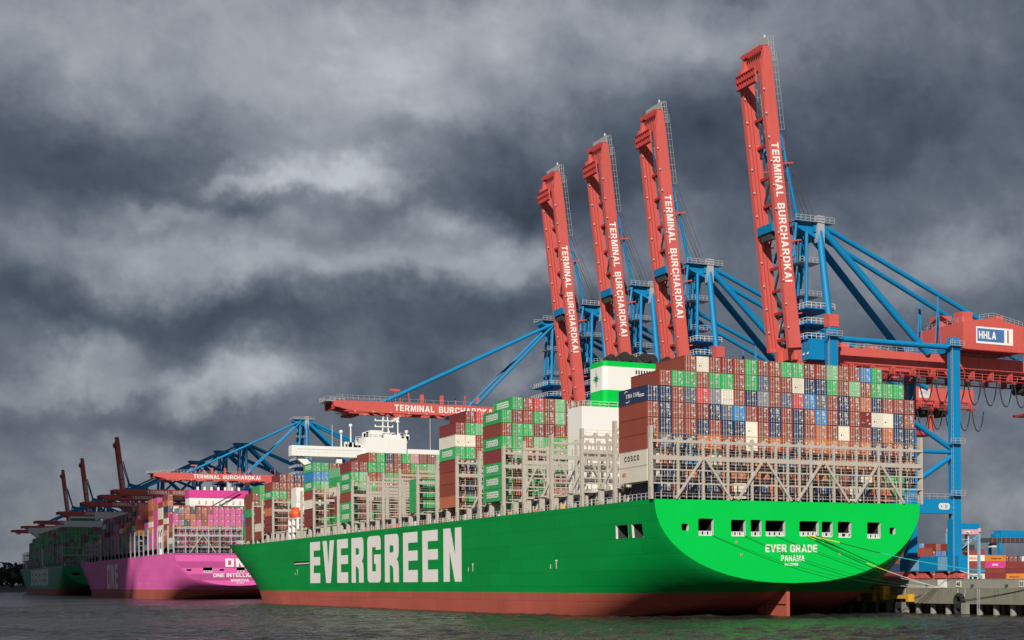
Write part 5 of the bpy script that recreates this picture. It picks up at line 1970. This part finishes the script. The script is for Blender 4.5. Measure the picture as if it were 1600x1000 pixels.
# ---------------------------------------------------------------- yard behind the quay
def yard_stack(x, y, codes, labels, rot=True, txts=None):
    """containers lying across, long side to the viewer, bottom first"""
    for i, (code, lab) in enumerate(zip(codes, labels)):
        c = link('container', BODY, None, (x + CL, y, QZ + 2.9 * i + .02))
        c.rotation_euler = (0, 0, math.pi / 2)
        setmat(c, M['c_' + code])
        tag(c, lab, 'container', 'containers stacked in the yard')
        WL[c.name] = Vector((x + CL, y, QZ + 2.9 * i + .02))
        for s in (0, 1):
            d = bpy.data.objects.new('door', DOORS[(s, i % 4, True)])
            COL.objects.link(d)
            d.parent = c
            setmat(d, M['c_' + code])
        if txts and txts[i]:
            tx, tm, h, off, w = txts[i]
            t = MB()
            caps(t, tx, (-.02, CL * off, .75), (0, -1, 0), (0, 0, 1), h, tm, w, .02)
            me = t.mesh('lettering')
            l = bpy.data.objects.new('lettering', me)
            COL.objects.link(l)
            l.parent = c


# rotated 90 degrees, the mesh's -X side faces -Y: the lettering sits on that side
yard_stack(323.7, 350, 'werwr', ['cream container at the foot of the yard stack behind the white lamp pole', 'slate blue container second from the ground behind the white lamp pole',
           'rust red container in the middle of the stack behind the white lamp pole', 'cream container with red lettering behind the white lamp pole', 'rust red container on top of the stack behind the white lamp pole'],
           txts=[None, None, None, ('HAMBURG SUD', 'c_s', 1.1, .78, 6.5), None])
yard_stack(337.6, 352, 'ddma', ['maroon container on the ground beside the white boxes in the yard', 'maroon container under the magenta one in the yard', 'magenta container with white lettering in the yard',
           'amber orange container above the magenta one in the yard'], txts=[None, None, ('ONE', 'letter', .9, .66, 3.5), ('Hapag-Lloyd', 'black', .9, .72, 6.0)])
yard_stack(351.6, 354, 'add', ['amber orange container on the ground at the frame edge', 'maroon container above the orange one at the frame edge', 'maroon container on top of the stack at the frame edge'],
           txts=[('Hapag-Lloyd', 'black', .9, .86, 6.0), None, None])
yard_stack(310.5, 352, 'asro', ['amber orange container on the ground behind the crane leg', 'bright red container above the orange one behind the crane leg',
           'rust red container third in the stack behind the crane leg', 'orange brown container on top of the stack behind the crane leg'])
YN = ['ground', 'second', 'third', 'topmost']
for i, (x, y, nm) in enumerate(((199, 215, 'beside the crane leg'), (186, 216, 'over the crane sill'), (173, 217, 'nearest the green stern'))):
    for k, code in enumerate(('rdrr', 'dbrd', 'rrdr')[i]):
        yard_stack(x, y, [code], ['x'])
        o = [o for o in COL.objects if o.get('label') == 'x'][0]
        o['label'] = f'{PAINT[code][0]} container, {YN[k]} level of the row behind the quay, {nm}'
        o.location.z = QZ + 2.9 * k + .02


def lamp_pole(x, y, h, label, arms):
    b = MB()
    b.tube((x, y, QZ), (x, y, QZ + h), .32, 'grey_white', 8, .2)
    r = solo('lamp_pole', b, label, 'lamp pole', (x, y, QZ), 'lamp poles in the yard')
    b = MB()
    b.tube((x, y, QZ + h), (x, y, QZ + h + .35), arms * .9, 'grey_white', 12)
    for i in range(6):
        a = i * math.pi / 3
        b.box(x + arms * math.cos(a) - .3, x + arms * math.cos(a) + .3, y + arms * math.sin(a) - .3, y + arms * math.sin(a) + .3, QZ + h - .4, QZ + h, 'grey_white')
    part('lamp_head', b, r)


lamp_pole(252.8, 250, 18.6, 'tall white lamp pole with round head standing in the yard', 1.9)
lamp_pole(284.0, 252, 5.8, 'short white lamp pole in front of the maroon yard containers', .8)


def straddle(x, y, label, zt, red_top=True, col='pale_blue'):
    r = thing('straddle_carrier', label, 'straddle carrier', (x, y, QZ), 'straddle carriers in the yard')
    W_, L_ = 10.2, 9.0
    for dx in (0, W_):
        b = MB()
        for dy in (0, L_):
            b.box(x + dx - .5, x + dx + .5, y + dy - .5, y + dy + .5, QZ + 1.4, zt - 1.5, col)
            b.tube((x + dx, y + dy - .5, zt - 1.5), (x + dx, y + dy - .5, zt), .75, 'c_n' if red_top else col, 8)
        b.box(x + dx - .6, x + dx + .6, y - 1.5, y + L_ + 1.5, QZ + 1.2, QZ + 2.0, col)
        part('leg_frame', b, r)
        b = MB()
        for k in range(4):
            yy = y - .8 + k * (L_ + 1.6) / 3
            b.tube((x + dx - .4, yy, QZ + .75), (x + dx + .4, yy, QZ + .75), .75, 'rubber', 10)
        part('wheel', b, r)
    b = MB()
    for dy in (0, L_):
        b.box(x + .5, x + W_ - .5, y + dy - .4, y + dy + .4, zt - 2.6, zt - .5, 'c_n' if red_top else col)
    b.box(x + .5, x + W_ - .5, y - .2, y + .2, zt - 5, zt - 4.6, col)
    b.beam((x + .5, y, zt - 9), (x + W_ - .5, y, zt - 3), .4, .4, col)
    b.box(x - 2, x + W_ + 2, y + 2, y + 6, zt - .4, zt + 2.2, 'crane_blue')
    part('top_frame', b, r)
    b = MB()
    b.box(x + 1.5, x + W_ - 1.5, y + 1, y + L_ - 1, zt - 9.5, zt - 7.0, 'dark')
    part('spreader', b, r)


straddle(285.0, 300, 'straddle carrier with pale blue legs beside the white lamp pole', 28.5)


def yard_gantry(x, y, span, zt, label):
    r = thing('yard_gantry', label, 'gantry crane', (x, y, QZ), 'gantry cranes in the yard')
    for dx in (0, span):
        b = MB()
        for dy in (0, 8):
            b.box(x + dx - .7, x + dx + .7, y + dy - .6, y + dy + .6, QZ, zt, 'crane_blue')
        b.box(x + dx - .8, x + dx + .8, y - 1, y + 9, QZ + .5, QZ + 2, 'crane_blue')
        b.beam((x + dx, y, QZ + 8), (x + dx + 3, y, zt), .5, .5, 'crane_blue')
        part('leg_frame', b, r)
    b = MB()
    for dy in (0, 8):
        b.box(x - 6, x + span + 4, y + dy - .6, y + dy + .6, zt, zt + 2.4, 'dark')
    for k in range(int(span / 3)):
        b.box(x - 5 + k * 3, x - 4.8 + k * 3, y - .7, y - .61, zt, zt + 2.4, 'crane_red')
    part('bridge_girder', b, r)
    b = MB()
    b.box(x + 2, x + 18, y + 1, y + 7, zt + 2.4, zt + 6.4, 'crane_blue')
    b.box(x - 1, x + 2, y + 2, y + 6, zt + 2.4, zt + 4.6, 'crane_blue')
    part('trolley_house', b, r)
    b = MB()
    b.box(x - 4, x - 1, y + 1, y + 4, zt - 2.6, zt, 'grey_white')
    b.box(x - 4.05, x - .95, y + .95, y + 4.05, zt - 1.6, zt - .6, 'glass')
    part('operator_cab', b, r)


yard_gantry(398.0, 420, 60, 26.0, 'blue yard gantry with dark girder above the stacks at the frame edge')
yard_gantry(168.0, 240, 46, 21.5, 'blue yard gantry seen between the green stern and the crane leg')
for x, y, z, w, lab in ((352, 470, 12, 24, 'blue cabin block beyond the orange containers'),):
    b = MB()
    b.box(x, x + w, y, y + 6, QZ, z + 9, 'crane_blue')
    b.box(x + 1, x + w - 1, y - .1, y, z + 4, z + 6, 'glass')
    solo('cabin', b, lab, 'cabin', (x, y, QZ))
for bx in range(15):
    for k in range(4 + (bx * 7 % 3 == 0)):
        STUFF.add(pick({'r': 3, 'd': 2, 'b': 3, 'l': 1.5, 'B': 1, 'o': .6}), 222 + bx * 2.65, 262, QZ + 2.9 * k)
for bx in range(9):
    for k in range(4):
        STUFF.add(pick({'r': 3, 'd': 2, 'b': 2, 'o': 1, 'w': .5}), 345 + bx * 2.7, 400, QZ + 2.9 * k)
        STUFF.add(pick({'r': 3, 'd': 2, 'b': 2, 'o': 1, 'w': .5}), 368 + bx * 2.7, 380, QZ + 2.9 * k)

# ---------------------------------------------------------------- tug
TX, TYY = -503.0, 1130.0
tug = thing('tugboat', 'small dark tugboat with white wheelhouse beside the farthest bow', 'tugboat', (TX, TYY, 0))
b = MB()
ring = [(-9, 0), (-8.6, 3), (-4, 4), (4, 4), (8, 2.4), (10, 0), (8, -2.4), (4, -4), (-4, -4), (-8.6, -3)]
for (xa, ya), (xb, yb) in zip(ring, ring[1:] + ring[:1]):
    b.face([(TX + xa * .92, TYY + ya * .9, -.5), (TX + xb * .92, TYY + yb * .9, -.5), (TX + xb, TYY + yb, 2.6 + .12 * max(0, xb)), (TX + xa, TYY + ya, 2.6 + .12 * max(0, xa))], 'black')
b.face([(TX + x, TYY + y, 2.3) for x, y in ring], 'dark')
part('hull', b, tug)
b = MB()
b.box(TX - 3, TX + 4.5, TYY - 2.6, TYY + 2.6, 2.3, 5.4, 'white')
b.box(TX - 1, TX + 3.2, TYY - 2, TYY + 2, 5.4, 8.2, 'white')
b.box(TX - 1.05, TX + 3.25, TYY - 2.05, TYY + 2.05, 6.6, 7.6, 'glass')
b.tube((TX + 1, TYY, 8.2), (TX + 1, TYY, 13), .15, 'white', 6)
b.box(TX - 3.2, TX - 2, TYY - .8, TYY + .8, 5.4, 7.6, 'dark')
part('wheelhouse', b, tug)

# ---------------------------------------------------------------- everything else stacked on the ships and in the yard
tag(link('shipping_containers', STUFF.mb.mesh('shipping_containers')), 'remaining mixed containers stacked on the three ships and in the yard', 'containers', kind='stuff')
print('objects', len(bpy.data.objects), 'tris~', sum(len(p.vertices) - 2 for p in STUFF.mb.mesh('t').polygons))
